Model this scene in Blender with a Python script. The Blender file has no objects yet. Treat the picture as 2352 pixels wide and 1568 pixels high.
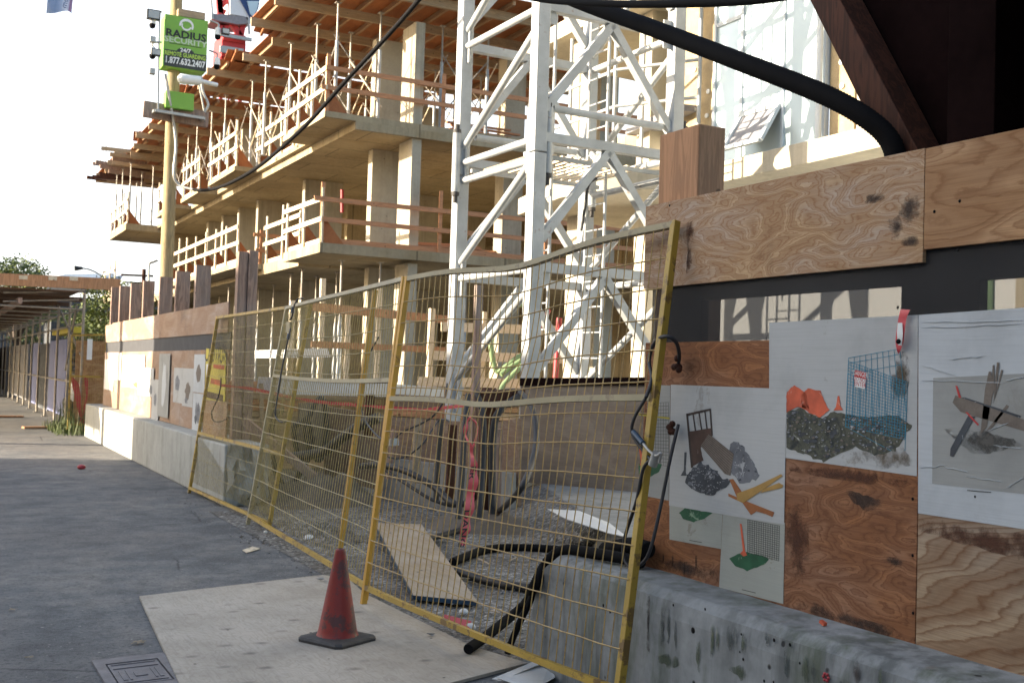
import bpy, bmesh, math, random
from mathutils import Vector, Matrix, noise
random.seed(7)
R_=math.radians
scn=bpy.context.scene
COL=scn.collection
# ------------------------------------------------------------ camera
FPX,CX,CY=2550.,1176.,784.
def _cam(yaw=27.7,pitch=1.75,roll=1.8,H=1.5):
    y,p,r=map(R_,(yaw,pitch,roll))
    fw=Vector((math.sin(y)*math.cos(p),math.cos(y)*math.cos(p),math.sin(p)))
    rt=Vector((math.cos(y),-math.sin(y),0)); up=rt.cross(fw)
    return Vector((0,0,H)),fw,rt*math.cos(r)+up*math.sin(r),-rt*math.sin(r)+up*math.cos(r)
CO,FW,RT,UP=_cam()
cd=bpy.data.cameras.new('camera'); cam=bpy.data.objects.new('camera',cd); COL.objects.link(cam)
cam.matrix_world=Matrix(((RT.x,UP.x,-FW.x,CO.x),(RT.y,UP.y,-FW.y,CO.y),(RT.z,UP.z,-FW.z,CO.z),(0,0,0,1)))
cd.sensor_width=36; cd.lens=FPX/2352*36; cd.clip_start=.05; cd.clip_end=2000
cd.dof.use_dof=True; cd.dof.focus_distance=5.2; cd.dof.aperture_fstop=6.5
scn.camera=cam
# ------------------------------------------------------------ light
SUN_AZ=R_(180-16); SUN_EL=R_(15.5)
w=bpy.data.worlds.new('World'); scn.world=w; w.use_nodes=True
wn=w.node_tree.nodes; wl=w.node_tree.links
sky=wn.new('ShaderNodeTexSky'); sky.sky_type='NISHITA'; sky.sun_disc=False
sky.sun_elevation=SUN_EL; sky.sun_rotation=R_(90)-SUN_AZ; sky.air_density=1.0; sky.dust_density=3.0; sky.ozone_density=1.0
# bright thin cloud and haze low in the sky on the sunward side, clearing to blue overhead
tcw=wn.new('ShaderNodeTexCoord'); sepw=wn.new('ShaderNodeSeparateXYZ'); wl.new(tcw.outputs['Generated'],sepw.inputs[0])
mpw=wn.new('ShaderNodeMapping'); mpw.inputs['Scale'].default_value=(1,1,2.6); wl.new(tcw.outputs['Generated'],mpw.inputs[0])
nzw=wn.new('ShaderNodeTexNoise'); nzw.inputs['Scale'].default_value=2.2; nzw.inputs['Detail'].default_value=7; nzw.inputs['Roughness'].default_value=.55; wl.new(mpw.outputs[0],nzw.inputs['Vector'])
def wm(op,a,b,c=None):
    n=wn.new('ShaderNodeMath'); n.operation=op
    for i,x in enumerate((a,b,c)):
        if x is None: continue
        if isinstance(x,(int,float)): n.inputs[i].default_value=x
        else: wl.new(x,n.inputs[i])
    n.use_clamp=(op=='MAXIMUM'); return n.outputs[0]
ahead=wm('MULTIPLY_ADD',sepw.outputs['Y'],.9,wm('MULTIPLY',sepw.outputs['X'],.1))
f1=wm('MULTIPLY_ADD',ahead,1.4,.28); f2=wm('MULTIPLY_ADD',sepw.outputs['Z'],-1.35,1.25); f3=wm('MULTIPLY_ADD',nzw.outputs['Fac'],1.7,-.1)
fac=wm('MAXIMUM',wm('MULTIPLY',wm('MINIMUM',wm('MAXIMUM',f1,0.),1.),wm('MULTIPLY',wm('MAXIMUM',f2,0.),wm('MAXIMUM',f3,0.))),0.)
mxw=wn.new('ShaderNodeMix'); mxw.data_type='RGBA'; wl.new(fac,mxw.inputs[0]); wl.new(sky.outputs[0],mxw.inputs[6]); mxw.inputs[7].default_value=(4.6,4.7,4.8,1)
wl.new(mxw.outputs[2],wn['Background'].inputs[0]); wn['Background'].inputs[1].default_value=.135
sl=bpy.data.lights.new('sun','SUN'); sl.energy=5.0; sl.angle=R_(.5); sl.color=(1,.86,.66)
so=bpy.data.objects.new('sun',sl); COL.objects.link(so)
sdir=Vector((math.cos(SUN_AZ)*math.cos(SUN_EL),math.sin(SUN_AZ)*math.cos(SUN_EL),math.sin(SUN_EL)))
so.rotation_euler=sdir.to_track_quat('Z','Y').to_euler(); so.location=(-10,20,30)
vs=scn.view_settings; vs.view_transform='Standard'; vs.look='None'; vs.gamma=1; vs.exposure=1.75
# ------------------------------------------------------------ picture -> place helpers (photo measured at 2352 px wide)
def ray(u,v): return FW+RT*((u-CX)/FPX)-UP*((v-CY)/FPX)
def PX(u,v,x): d=ray(u,v); return CO+d*((x-CO.x)/d.x)
def PY(u,v,y): d=ray(u,v); return CO+d*((y-CO.y)/d.y)
def PZ(u,v,z=0.): d=ray(u,v); return CO+d*((z-CO.z)/d.z)
def PV(u,v,a,b):   # vertical plane through ground points a,b
    n=Vector((b[1]-a[1],a[0]-b[0],0)); d=ray(u,v); return CO+d*((Vector((a[0],a[1],0))-CO).dot(n)/d.dot(n))
# ------------------------------------------------------------ node helpers
def srgb(r,g,b):
    f=lambda c:(c/255/12.92) if c/255<=.04045 else ((c/255+.055)/1.055)**2.4
    return (f(r),f(g),f(b),1)
class NT:
    def __init__(s,name):
        s.m=bpy.data.materials.new(name); s.m.use_nodes=True; s.t=s.m.node_tree; s.n=s.t.nodes; s.l=s.t.links
        s.b=s.n['Principled BSDF']; s.out=s.n['Material Output']
    def new(s,t,**k):
        n=s.n.new(t)
        for a,b in k.items(): setattr(n,a,b)
        return n
    def set(s,inp,v):
        if isinstance(v,(int,float,tuple,list)): inp.default_value=v
        else: s.l.new(v,inp)
    def co(s,scale=(1,1,1),gen=False,off=True,rot=(0,0,0)):
        tc=s.new('ShaderNodeTexCoord'); mp=s.new('ShaderNodeMapping'); mp.inputs['Scale'].default_value=scale; mp.inputs['Rotation'].default_value=rot
        if off:
            oi=s.new('ShaderNodeObjectInfo'); mu=s.new('ShaderNodeMath',operation='MULTIPLY'); s.l.new(oi.outputs['Random'],mu.inputs[0]); mu.inputs[1].default_value=37.
            ad=s.new('ShaderNodeVectorMath',operation='ADD'); s.l.new(tc.outputs['Object'],ad.inputs[0]); s.l.new(mu.outputs[0],ad.inputs[1]); s.l.new(ad.outputs[0],mp.inputs[0])
        else: s.l.new(tc.outputs['Object'],mp.inputs[0])
        return mp.outputs[0]
    def noise(s,vec,scale,detail=4,rough=.55,dist=0):
        n=s.new('ShaderNodeTexNoise'); s.l.new(vec,n.inputs['Vector']); n.inputs['Scale'].default_value=scale; n.inputs['Detail'].default_value=detail
        n.inputs['Roughness'].default_value=rough; n.inputs['Distortion'].default_value=dist; return n.outputs['Fac']
    def math(s,op,a,b=0.,c=None):
        n=s.new('ShaderNodeMath',operation=op); s.set(n.inputs[0],a); s.set(n.inputs[1],b)
        if c is not None: s.set(n.inputs[2],c)
        return n.outputs[0]
    def ramp(s,fac,stops,interp='LINEAR'):
        n=s.new('ShaderNodeValToRGB'); s.l.new(fac,n.inputs[0]); cr=n.color_ramp; cr.interpolation=interp
        while len(cr.elements)<len(stops): cr.elements.new(.5)
        for e,(p,c) in zip(cr.elements,stops):
            e.position=p; e.color=c if len(c)==4 else (*c,1)
        return n.outputs[0]
    def mix(s,f,a,b,mode='MIX'):
        n=s.new('ShaderNodeMix',data_type='RGBA',blend_type=mode); s.set(n.inputs[0],f); s.set(n.inputs[6],a); s.set(n.inputs[7],b); return n.outputs[2]
    def bump(s,h,strength=.3,dist=.01):
        n=s.new('ShaderNodeBump'); s.l.new(h,n.inputs['Height']); n.inputs['Strength'].default_value=strength; n.inputs['Distance'].default_value=dist
        s.l.new(n.outputs[0],s.b.inputs['Normal'])
    def fin(s,col,rough=.8,metal=0,spec=None):
        s.set(s.b.inputs['Base Color'],col); s.set(s.b.inputs['Roughness'],rough); s.b.inputs['Metallic'].default_value=metal
        if spec is not None: s.b.inputs['Specular IOR Level'].default_value=spec
        return s.m
BW=[(0,(0,0,0)),(1,(1,1,1))]
def sc(c,k): return (c[0]*k,c[1]*k,c[2]*k,1)
def plain(name,c,rough=.7,metal=0,var=.25,scale=6,bump=.0,spec=None):
    t=NT(name); v=t.co(); n=t.noise(v,scale,5,.6); n2=t.noise(v,scale*9,3,.6)
    f=t.math('MULTIPLY_ADD',n,.7,t.math('MULTIPLY',n2,.3))
    col=t.ramp(f,[(.3,sc(c,1-var)),(.7,sc(c,1+var*.6))])
    if bump: t.bump(n2,bump,.005)
    return t.fin(col,rough,metal,spec)
def plywood(name,pale,dark,freq=1.0,weather=.5,grey=(.33,.30,.27,1),dirt=.3,K=38,axis='x',lin=0.,mark=.75,amp=1.):
    # rotary-cut veneer: sawtooth contours of a stretched smooth field; axis = the sheet normal
    t=NT(name); S={'x':(1,.62*freq,1.9*freq),'y':(.62*freq,1,1.9*freq),'z':(1.5*freq,.55*freq,1)}[axis]
    v=t.co(S); base=t.noise(v,1.7,2.0,.45,.35)
    fine=t.noise(t.co(tuple(q*(1 if q==1 else 1) for q in S)),9,4,.62)
    h=t.math('MULTIPLY_ADD',fine,.075,t.math('MULTIPLY',base,amp))
    if lin:
        sp=t.new('ShaderNodeSeparateXYZ'); t.l.new(t.co((1,1,1)),sp.inputs[0]); h=t.math('ADD',h,t.math('MULTIPLY',t.math('MULTIPLY_ADD',sp.outputs['Y'],.42,sp.outputs['Z']),lin))
    w=t.math('FRACT',t.math('MULTIPLY',h,K*.62))
    line=t.ramp(w,[(0,(.25,.25,.25)),(.12,(0,0,0)),(.5,(.1,.1,.1)),(.74,(.45,.45,.45)),(.9,(1,1,1)),(1,(.5,.5,.5))])
    w2=t.math('FRACT',t.math('MULTIPLY_ADD',h,K*.155,.3))
    zone=t.ramp(w2,[(0,(0,0,0)),(.3,(.05,.05,.05)),(.42,(.8,.8,.8)),(.9,(1,1,1)),(1,(.1,.1,.1))])
    S2={'x':(1,1.2,60),'y':(1.2,1,60),'z':(60,1.2,1)}[axis]
    streak=t.noise(t.co(S2),3,4,.65)
    mid=sc([pale[i]*.42+dark[i]*.58 for i in range(3)],1.0)
    pl=t.mix(t.math('MULTIPLY',zone,.85),pale,mid)
    wz=t.ramp(t.noise(t.co(S),.7,4,.65),[(.44,(0,0,0)),(.62,(1,1,1))])
    pl=t.mix(t.math('MULTIPLY',t.math('MULTIPLY',wz,weather),t.math('MULTIPLY_ADD',zone,-.55,1.)),pl,grey)
    col=t.mix(t.math('MULTIPLY',line,mark),pl,dark)
    col=t.mix(t.math('MULTIPLY',t.ramp(streak,[(.4,(0,0,0)),(.72,(1,1,1))]),.38),col,sc(dark,.6))
    dz=t.ramp(t.noise(t.co((1,1,1)),1.1,7,.72),[(.55,(0,0,0)),(.68,(1,1,1))])
    col=t.mix(t.math('MULTIPLY',dz,dirt),col,(.045,.038,.035,1))
    kn=t.new('ShaderNodeTexVoronoi'); t.l.new(t.co(S),kn.inputs['Vector']); kn.inputs['Scale'].default_value=1.6
    kk=t.ramp(t.math('MULTIPLY_ADD',fine,.05,kn.outputs['Distance']),[(.02,(1,1,1)),(.05,(0,0,0))]); col=t.mix(t.math('MULTIPLY',kk,.7),col,(.05,.025,.015,1))
    t.bump(t.math('MULTIPLY_ADD',line,.6,streak),.35,.002)
    return t.fin(col,.72,0,.3)
def timber(name,c,axis='z',var=.35,weather=.3,grey=(.25,.22,.2,1)):
    t=NT(name); S={'z':(14,14,1.0),'y':(14,1.0,14),'x':(1.0,14,14)}[axis]
    v=t.co(S); n=t.noise(v,1.6,5,.6,.8); w=t.math('MULTIPLY_ADD',t.math('SINE',t.math('MULTIPLY',n,26)),.5,.5)
    col=t.mix(w,sc(c,1+var*.5),sc(c,1-var))
    g=t.ramp(t.noise(t.co((2,2,2)),1.0,5,.6),[(.4,(0,0,0)),(.7,(1,1,1))]); col=t.mix(t.math('MULTIPLY',g,weather),col,grey)
    vo=t.new('ShaderNodeTexVoronoi'); t.l.new(t.co((1,1,1)),vo.inputs['Vector']); vo.inputs['Scale'].default_value=5
    k=t.ramp(vo.outputs['Distance'],[(.0,(1,1,1)),(.07,(.8,.8,.8)),(.1,(0,0,0))]); col=t.mix(t.math('MULTIPLY',k,.8),col,(.03,.02,.015,1))
    t.bump(n,.4,.003); return t.fin(col,.75,0,.3)
def concrete(name,c,streaks=.5,pits=True,var=.2,moss=0.,joints=False):
    t=NT(name); v=t.co(); n=t.noise(v,1.4,7,.65); f2=t.noise(v,18,5,.6)
    col=t.ramp(t.math('MULTIPLY_ADD',n,.7,t.math('MULTIPLY',f2,.3)),[(.36,sc(c,1-var*1.3)),(.5,c),(.64,sc(c,1+var))])
    st=t.noise(t.co((9,9,.55)),1.0,5,.65); low=t.noise(t.co((1,1,.4)),.9,3)
    sm=t.math('MULTIPLY',t.ramp(st,[(.46,(0,0,0)),(.6,(1,1,1))]),t.ramp(low,[(.36,(0,0,0)),(.56,(1,1,1))]))
    col=t.mix(t.math('MULTIPLY',sm,streaks),col,(c[0]*.28,c[1]*.29,c[2]*.28,1))
    if moss:
        mo=t.math('MULTIPLY',t.ramp(t.noise(t.co((3,3,.9)),1.3,6,.7),[(.5,(0,0,0)),(.64,(1,1,1))]),moss); col=t.mix(mo,col,(.085,.1,.06,1))
        ru=t.math('MULTIPLY',t.ramp(t.noise(t.co((7,7,.5)),.8,4,.6),[(.63,(0,0,0)),(.72,(1,1,1))]),.35); col=t.mix(ru,col,(.16,.09,.05,1))
    if joints:
        bt=t.new('ShaderNodeTexBrick'); t.l.new(t.co((1,1,1),off=False),bt.inputs['Vector']); bt.inputs['Scale'].default_value=1.; bt.inputs['Mortar Size'].default_value=.02; bt.inputs['Brick Width'].default_value=2.4; bt.inputs['Row Height'].default_value=1.22
        bt.inputs['Color1'].default_value=(1,1,1,1); bt.inputs['Color2'].default_value=(.82,.82,.82,1); bt.inputs['Mortar'].default_value=(.5,.5,.5,1); col=t.mix(1.,col,bt.outputs['Color'],'MULTIPLY')
        pt=t.ramp(t.noise(t.co((1,1,1)),.7,5,.7),[(.5,(1,1,1)),(.62,(.72,.68,.6))]); col=t.mix(.8,col,pt,'MULTIPLY')
    if pits:
        vo=t.new('ShaderNodeTexVoronoi'); t.l.new(t.co((1,1,1)),vo.inputs['Vector']); vo.inputs['Scale'].default_value=7
        k=t.ramp(vo.outputs['Distance'],[(0,(1,1,1)),(.06,(1,1,1)),(.1,(0,0,0))]); rr=t.new('ShaderNodeSeparateColor'); t.l.new(vo.outputs['Color'],rr.inputs[0])
        kk=t.math('MULTIPLY',k,t.math('GREATER_THAN',rr.outputs[0],.62)); col=t.mix(kk,col,(.04,.04,.04,1))
        hh=t.math('SUBTRACT',t.math('MULTIPLY',f2,.5),kk); t.bump(hh,.5,.006)
    else: t.bump(f2,.3,.006)
    return t.fin(col,.88,0,.25)
def painted(name,c,under=(.12,.06,.03,1),amt=.5,rough=.5,scale=5,chip=.6):
    t=NT(name); v=t.co(); n=t.noise(v,scale,6,.7); n2=t.noise(v,scale*.5,3)
    col=t.ramp(n2,[(.3,sc(c,.78)),(.7,sc(c,1.1))])
    m=t.ramp(n,[(chip,(0,0,0)),(chip+.07,(1,1,1))]); col=t.mix(t.math('MULTIPLY',m,amt),col,under)
    fine=t.noise(v,scale*14,3); col=t.mix(t.math('MULTIPLY',t.ramp(fine,[(.55,(0,0,0)),(.75,(1,1,1))]),amt*.5),col,sc(c,.5))
    t.bump(n,.25,.002); return t.fin(col,rough)
M={}
M['asphalt']=None
def mk_asphalt():
    t=NT('asphalt'); v=t.co((1,1,1),off=False); a=t.noise(v,.35,6,.6); b=t.noise(v,2.2,6,.65); c=t.noise(v,140,3,.7); d=t.noise(v,38,3,.6)
    f=t.math('MULTIPLY_ADD',a,.5,t.math('MULTIPLY',b,.5))
    col=t.ramp(f,[(.40,(.07,.075,.082)),(.46,(.12,.126,.133)),(.51,(.165,.166,.166)),(.56,(.21,.202,.19)),(.63,(.255,.24,.22))])
    br=t.ramp(t.noise(v,.28,4,.6),[(.45,(0,0,0)),(.6,(1,1,1))]); col=t.mix(t.math('MULTIPLY',br,.45),col,(.14,.122,.112,1))
    e=t.noise(v,5,8,.8)
    col=t.mix(t.math('MULTIPLY',t.ramp(e,[(.46,(0,0,0)),(.6,(1,1,1))]),.6),col,(.062,.062,.066,1))
    col=t.mix(t.math('MULTIPLY',t.ramp(c,[(.42,(0,0,0)),(.68,(1,1,1))]),.42),col,(.27,.265,.25,1))
    col=t.mix(t.math('MULTIPLY',t.ramp(d,[(.52,(0,0,0)),(.66,(1,1,1))]),.5),col,(.035,.036,.04,1))
    sp=t.ramp(t.noise(v,31,2,.5),[(.70,(0,0,0)),(.715,(1,1,1))]); col=t.mix(t.math('MULTIPLY',sp,.55),col,(.42,.4,.36,1))
    pa=t.ramp(t.noise(t.co((1,2.2,1),off=False),1.1,6,.8,1.2),[(.63,(0,0,0)),(.67,(1,1,1))]); col=t.mix(t.math('MULTIPLY',pa,.3),col,(.33,.35,.35,1))
    vc=t.new('ShaderNodeTexVoronoi',feature='DISTANCE_TO_EDGE'); mx=t.mix(.12,v,t.noise(v,3,4,.6)); t.l.new(mx,vc.inputs['Vector']); vc.inputs['Scale'].default_value=.55
    ck=t.math('MULTIPLY',t.ramp(vc.outputs['Distance'],[(0,(1,1,1)),(.006,(0,0,0))]),t.ramp(t.noise(v,.5,2),[(.5,(0,0,0)),(.58,(1,1,1))])); col=t.mix(t.math('MULTIPLY',ck,.7),col,(.02,.02,.022,1))
    t.bump(t.math('MULTIPLY_ADD',c,.6,d),.8,.008); return t.fin(col,.85,0,.3)
M['asphalt']=mk_asphalt()
def mk_gravel():
    t=NT('gravel'); v=t.co((1,1,1),off=False); vo=t.new('ShaderNodeTexVoronoi'); t.l.new(v,vo.inputs['Vector']); vo.inputs['Scale'].default_value=42
    s=t.new('ShaderNodeSeparateColor'); t.l.new(vo.outputs['Color'],s.inputs[0]); a=t.noise(v,.9,6,.65)
    col=t.ramp(s.outputs[0],[(0,(.07,.068,.063)),(.5,(.165,.16,.148)),(.9,(.28,.27,.255)),(1,(.46,.45,.43))])
    col=t.mix(t.ramp(a,[(.45,(0,0,0)),(.62,(1,1,1))]),col,t.mix(.6,col,(.07,.055,.042,1)))
    t.bump(t.math('SUBTRACT',1.,vo.outputs['Distance']),.9,.02); return t.fin(col,.9)
M['gravel']=mk_gravel()
M['gravelstone']=plain('gravel_stone',(.26,.255,.245,1),.85,var=.5,scale=9)
M['dirt']=plain('dirt',(.13,.11,.09,1),.95,var=.4,scale=2,bump=.8)
M['ply']=plywood('plywood_near',(.54,.37,.21,1),(.27,.125,.05,1),2.4,.7,(.46,.39,.34,1),.42,K=46)
M['ply_dk']=plywood('plywood_reddish',(.35,.15,.06,1),(.13,.045,.017,1),1.9,.35,(.31,.24,.2,1),.45,K=52)
M['ply_or']=plywood('plywood_orange',(.50,.29,.14,1),(.2,.085,.03,1),1.2,.3,(.45,.37,.28,1),.3,K=26,mark=.6)
M['ply_low']=plywood('plywood_bold_grain',(.44,.32,.205,1),(.17,.072,.028,1),1.,.4,(.36,.32,.28,1),.2,K=30,lin=1.3,amp=.6)
M['ply_far']=plywood('plywood_far',(.38,.27,.19,1),(.27,.16,.1,1),1.0,.6,(.40,.36,.34,1),.4,K=20,mark=.4)
M['ply_soff']=plywood('plywood_soffit',(.40,.15,.055,1),(.25,.08,.03,1),1.,.1,(.2,.12,.08,1),.2,K=12,axis='z',mark=.5)
def mk_mat():
    t=NT('plywood_mat'); v=t.co((1,1,1)); n=t.noise(v,1.1,6,.65); g=t.noise(t.co((40,2.2,1)),2,4,.65); sw=t.math('FRACT',t.math('MULTIPLY',t.noise(t.co((2.6,1.1,1)),1.2,4,.55),22)); 
    col=t.ramp(n,[(.32,(.29,.255,.205)),(.5,(.40,.355,.295)),(.68,(.48,.43,.365))])
    col=t.mix(t.math('MULTIPLY',t.ramp(sw,[(.6,(0,0,0)),(.95,(1,1,1))]),.2),col,(.17,.14,.11,1)); col=t.mix(t.math('MULTIPLY',t.ramp(g,[(.45,(0,0,0)),(.72,(1,1,1))]),.25),col,(.17,.15,.13,1))
    vo=t.new('ShaderNodeTexVoronoi'); t.l.new(t.co((4.4,6.5,1)),vo.inputs['Vector']); vo.inputs['Scale'].default_value=1.; k=t.ramp(t.math('MULTIPLY_ADD',t.noise(v,12,3),.22,vo.outputs['Distance']),[(.16,(1,1,1)),(.34,(0,0,0))]); col=t.mix(t.math('MULTIPLY',k,.62),col,(.10,.09,.08,1))
    vp=t.new('ShaderNodeTexVoronoi'); t.l.new(v,vp.inputs['Vector']); vp.inputs['Scale'].default_value=5; k2=t.ramp(vp.outputs['Distance'],[(.03,(1,1,1)),(.05,(0,0,0))]); col=t.mix(k2,col,(.04,.035,.03,1))
    t.bump(g,.3,.003); return t.fin(col,.8,0,.3)
M['ply_mat']=mk_mat()
M['ply_yard']=plywood('plywood_yard',(.26,.19,.14,1),(.17,.105,.07,1),1.,.6,(.2,.185,.17,1),.5)
M['ply_dark']=plywood('plywood_shadow_grey',(.23,.19,.15,1),(.13,.1,.075,1),1.,.6,(.19,.175,.16,1),.5,K=20,mark=.4)  # dark grey-brown sheet colour
M['timber']=timber('timber_post',(.30,.2,.155,1),weather=.5,grey=(.3,.27,.25,1))
M['timber_pk']=timber('timber_reddish',(.47,.25,.13,1),'z',.2,.1)
M['timber_pale']=timber('timber_pale',(.68,.58,.43,1),'y',.15,.2,(.4,.34,.25,1))
M['timber_or']=timber('timber_orange',(.5,.24,.12,1),'x',.2,.1)
M['timber_x']=timber('timber_beam_grey',(.40,.29,.18,1),'x',.2,.4,(.3,.27,.22,1))
M['timber_y']=timber('timber_joist',(.42,.26,.14,1),'y',.25,.3)
M['timber_dk']=timber('timber_dark',(.07,.024,.012,1),'z',.4,.2,(.03,.018,.012,1))
M['plank']=timber('plank',(.33,.26,.18,1),'y',.15,.5,(.4,.36,.31,1))
M['black_wood']=plain('dark_stained_wood',(.010,.005,.005,1),.95,var=.5,scale=3,spec=.03)  # near-black colour puts the shade under the canopy into the wood
M['conc']=concrete('concrete_block',(.26,.27,.268,1),.62,True,.3,.65)
M['conc_far']=concrete('concrete_wall_far',(.38,.385,.36,1),.12,True,.14,.25)
M['conc_b']=concrete('concrete_building',(.38,.315,.21,1),.3,False,.14,joints=True)
M['conc_col']=concrete('concrete_column',(.40,.36,.28,1),.25,True,.12)
M['conc_pl']=concrete('concrete_pale',(.5,.45,.35,1),.15,False,.1)
M['slab_edge']=concrete('concrete_yard',(.24,.24,.23,1),.3,False,.2)
M['yellow']=painted('yellow_paint',(.42,.27,.035,1),(.1,.05,.025,1),.8,.5,9,.53)
M['orange_y']=painted('orange_yellow_paint',(.55,.29,.03,1),(.1,.05,.025,1),.6,.5,9,.6)
M['galv']=painted('worn_pale_yellow',(.34,.29,.17,1),(.13,.09,.06,1),.6,.5,9,.56)
M['wire_o']=painted('olive_wire',(.38,.3,.11,1),(.09,.06,.04,1),.5,.5,30,.5)
M['wire_y']=painted('yellow_wire',(.44,.29,.09,1),(.12,.07,.04,1),.5,.5,30,.5)
M['white_p']=painted('white_tower_paint',(.40,.42,.43,1),(.2,.11,.065,1),.6,.45,7,.62)
M['steel']=plain('galvanised_steel',(.42,.42,.4,1),.45,.5,var=.25)
M['pipe']=plain('scaffold_pipe',(.34,.31,.27,1),.5,.4,var=.4)
M['black']=plain('black_rubber',(.007,.007,.008,1),.8,var=.3,spec=.12)
M['blk_soft']=plain('black_hose',(.022,.022,.025,1),.55,var=.4,scale=4)
M['blue']=plain('blue_plastic',(.012,.045,.09,1),.4)
M['cone']=painted('cone_red',(.26,.024,.016,1),(.05,.03,.03,1),.8,.55,12,.5)
M['cone_b']=plain('cone_base',(.05,.046,.044,1),.7,var=.4)
M['red']=plain('red_tape',(.42,.04,.05,1),.45,var=.15)
M['pinktape']=plain('pink_red_tape',(.66,.1,.11,1),.4,var=.15)
M['crane_red']=plain('crane_red',(.5,.03,.03,1),.5)
M['ink']=plain('ink_black',(.02,.02,.022,1),.6)
M['green_box']=plain('green_box',(.19,.4,.05,1),.45,var=.06)
M['lime']=plain('lime_letters',(.42,.62,.08,1),.5,var=.05)
M['charcoal']=plain('charcoal_panel',(.03,.035,.032,1),.5)
M['white']=plain('white_lettering',(.75,.76,.74,1),.5,var=.03)
M['lgrey']=plain('light_grey_lettering',(.5,.6,.42,1),.5,var=.03)
M['wood_pole']=timber('wood_pole',(.32,.25,.13,1),'z',.25,.2)
M['screenb']=None
def mk_screen():
    t=NT('debris_screen'); v=t.co((1,1,1)); n=t.noise(v,2,4,.6); col=t.ramp(n,[(.3,(.018,.018,.02)),(.7,(.04,.038,.037))]); t.fin(col,.8)
    tr=t.new('ShaderNodeBsdfTransparent'); mx=t.new('ShaderNodeMixShader'); mx.inputs[0].default_value=.68
    t.l.new(tr.outputs[0],mx.inputs[1]); t.l.new(t.b.outputs[0],mx.inputs[2]); t.l.new(mx.outputs[0],t.out.inputs[0]); return t.m
M['screen']=mk_screen()
def mk_stain_or_shadow(name,c,amt,sc_=3.,st=(1,1,1)):
    t=NT(name); t.fin(c,.8); tr=t.new('ShaderNodeBsdfTransparent'); mx=t.new('ShaderNodeMixShader'); n=t.noise(t.co(st),sc_*1.4,7,.75)
    tc=t.new('ShaderNodeTexCoord'); vm=t.new('ShaderNodeVectorMath',operation='SUBTRACT'); t.l.new(tc.outputs['Generated'],vm.inputs[0]); vm.inputs[1].default_value=(.5,.5,.5)
    v2=t.new('ShaderNodeVectorMath',operation='MULTIPLY'); t.l.new(vm.outputs[0],v2.inputs[0]); v2.inputs[1].default_value=(0,1,1); le=t.new('ShaderNodeVectorMath',operation='LENGTH'); t.l.new(v2.outputs[0],le.inputs[0])
    d=t.math('ADD',le.outputs['Value'],t.math('MULTIPLY_ADD',n,1.7,-.85)); soft=t.ramp(d,[(.05,(1,1,1)),(.42,(0,0,0))])
    t.l.new(t.math('MULTIPLY',soft,amt),mx.inputs[0]); t.l.new(tr.outputs[0],mx.inputs[1]); t.l.new(t.b.outputs[0],mx.inputs[2]); t.l.new(mx.outputs[0],t.out.inputs[0]); return t.m
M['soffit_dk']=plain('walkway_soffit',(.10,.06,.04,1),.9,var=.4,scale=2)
M['stain_wet']=mk_stain_or_shadow('damp_streak',(.09,.105,.1,1),.6,4.,(5,5,.8)); M['stain_moss']=mk_stain_or_shadow('green_streak',(.1,.12,.08,1),.6,4.,(5,5,.8))
M['stain']=mk_stain_or_shadow('dark_stain',(.05,.033,.026,1),.48,5.); M['stain_lt']=mk_stain_or_shadow('brown_water_stain',(.13,.09,.05,1),.7,8.); M['stain_red']=mk_stain_or_shadow('reddish_stain',(.11,.04,.02,1),.6,5.)
M['screen_far']=plain('debris_screen_far',(.05,.052,.06,1),.8,var=.3)
def mk_paper(name,c,stain_or_shadow=.3):
    t=NT(name); v=t.co(); n=t.noise(v,2.2,6,.65); st=t.noise(t.co((1,1.5,60)),2,3,.6)
    col=t.ramp(n,[(.3,sc(c,.82)),(.5,c),(.7,sc(c,1.06))]); col=t.mix(t.math('MULTIPLY',t.ramp(st,[(.45,(0,0,0)),(.7,(1,1,1))]),.22),col,sc(c,.72))
    d=t.noise(v,2.6,8,.75,.4); rim=t.ramp(d,[(.6,(0,0,0)),(.64,(.8,.8,.8)),(.66,(.15,.15,.15)),(1,(.5,.5,.5))]); col=t.mix(t.math('MULTIPLY',rim,stain_or_shadow),col,(.16,.12,.07,1))
    t.bump(t.math('MULTIPLY_ADD',n,.5,st),.25,.003); return t.fin(col,.7,0,.3)
M['paper']=mk_paper('poster_paper',(.45,.46,.455,1),.55)
M['paper2']=mk_paper('poster_paper_clean',(.5,.53,.55,1),.12)
M['paper_gr']=mk_paper('poster_paper_grey',(.33,.335,.32,1),.2)
M['paper_dirty']=mk_paper('poster_paper_dirty',(.36,.37,.33,1),.7)
def ink(name,c,var=.3,scale=14): return plain(name,c,.75,var=var,scale=scale)
M['i_brown']=ink('print_brown',(.1,.06,.045,1)); M['i_dbrown']=ink('print_dark_brown',(.045,.03,.025,1)); M['i_grey']=ink('print_grey',(.16,.175,.2,1))
M['i_dgrey']=ink('print_dark_grey',(.05,.058,.07,1)); M['i_or']=ink('print_orange',(.56,.1,.045,1),.15); M['i_tan']=ink('print_tan',(.42,.25,.07,1),.25); M['i_rust']=ink('print_rust',(.33,.12,.04,1),.3)
M['i_green']=ink('print_green',(.025,.12,.06,1),.5); M['i_blue']=ink('print_blue',(.03,.25,.38,1),.2); M['i_red']=ink('print_red',(.5,.04,.04,1),.1); M['i_taupe']=ink('print_taupe',(.17,.14,.115,1),.4)
M['i_yell']=ink('print_yellow',(.45,.38,.05,1),.2); M['i_black']=ink('print_black',(.03,.03,.03,1))
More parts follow.
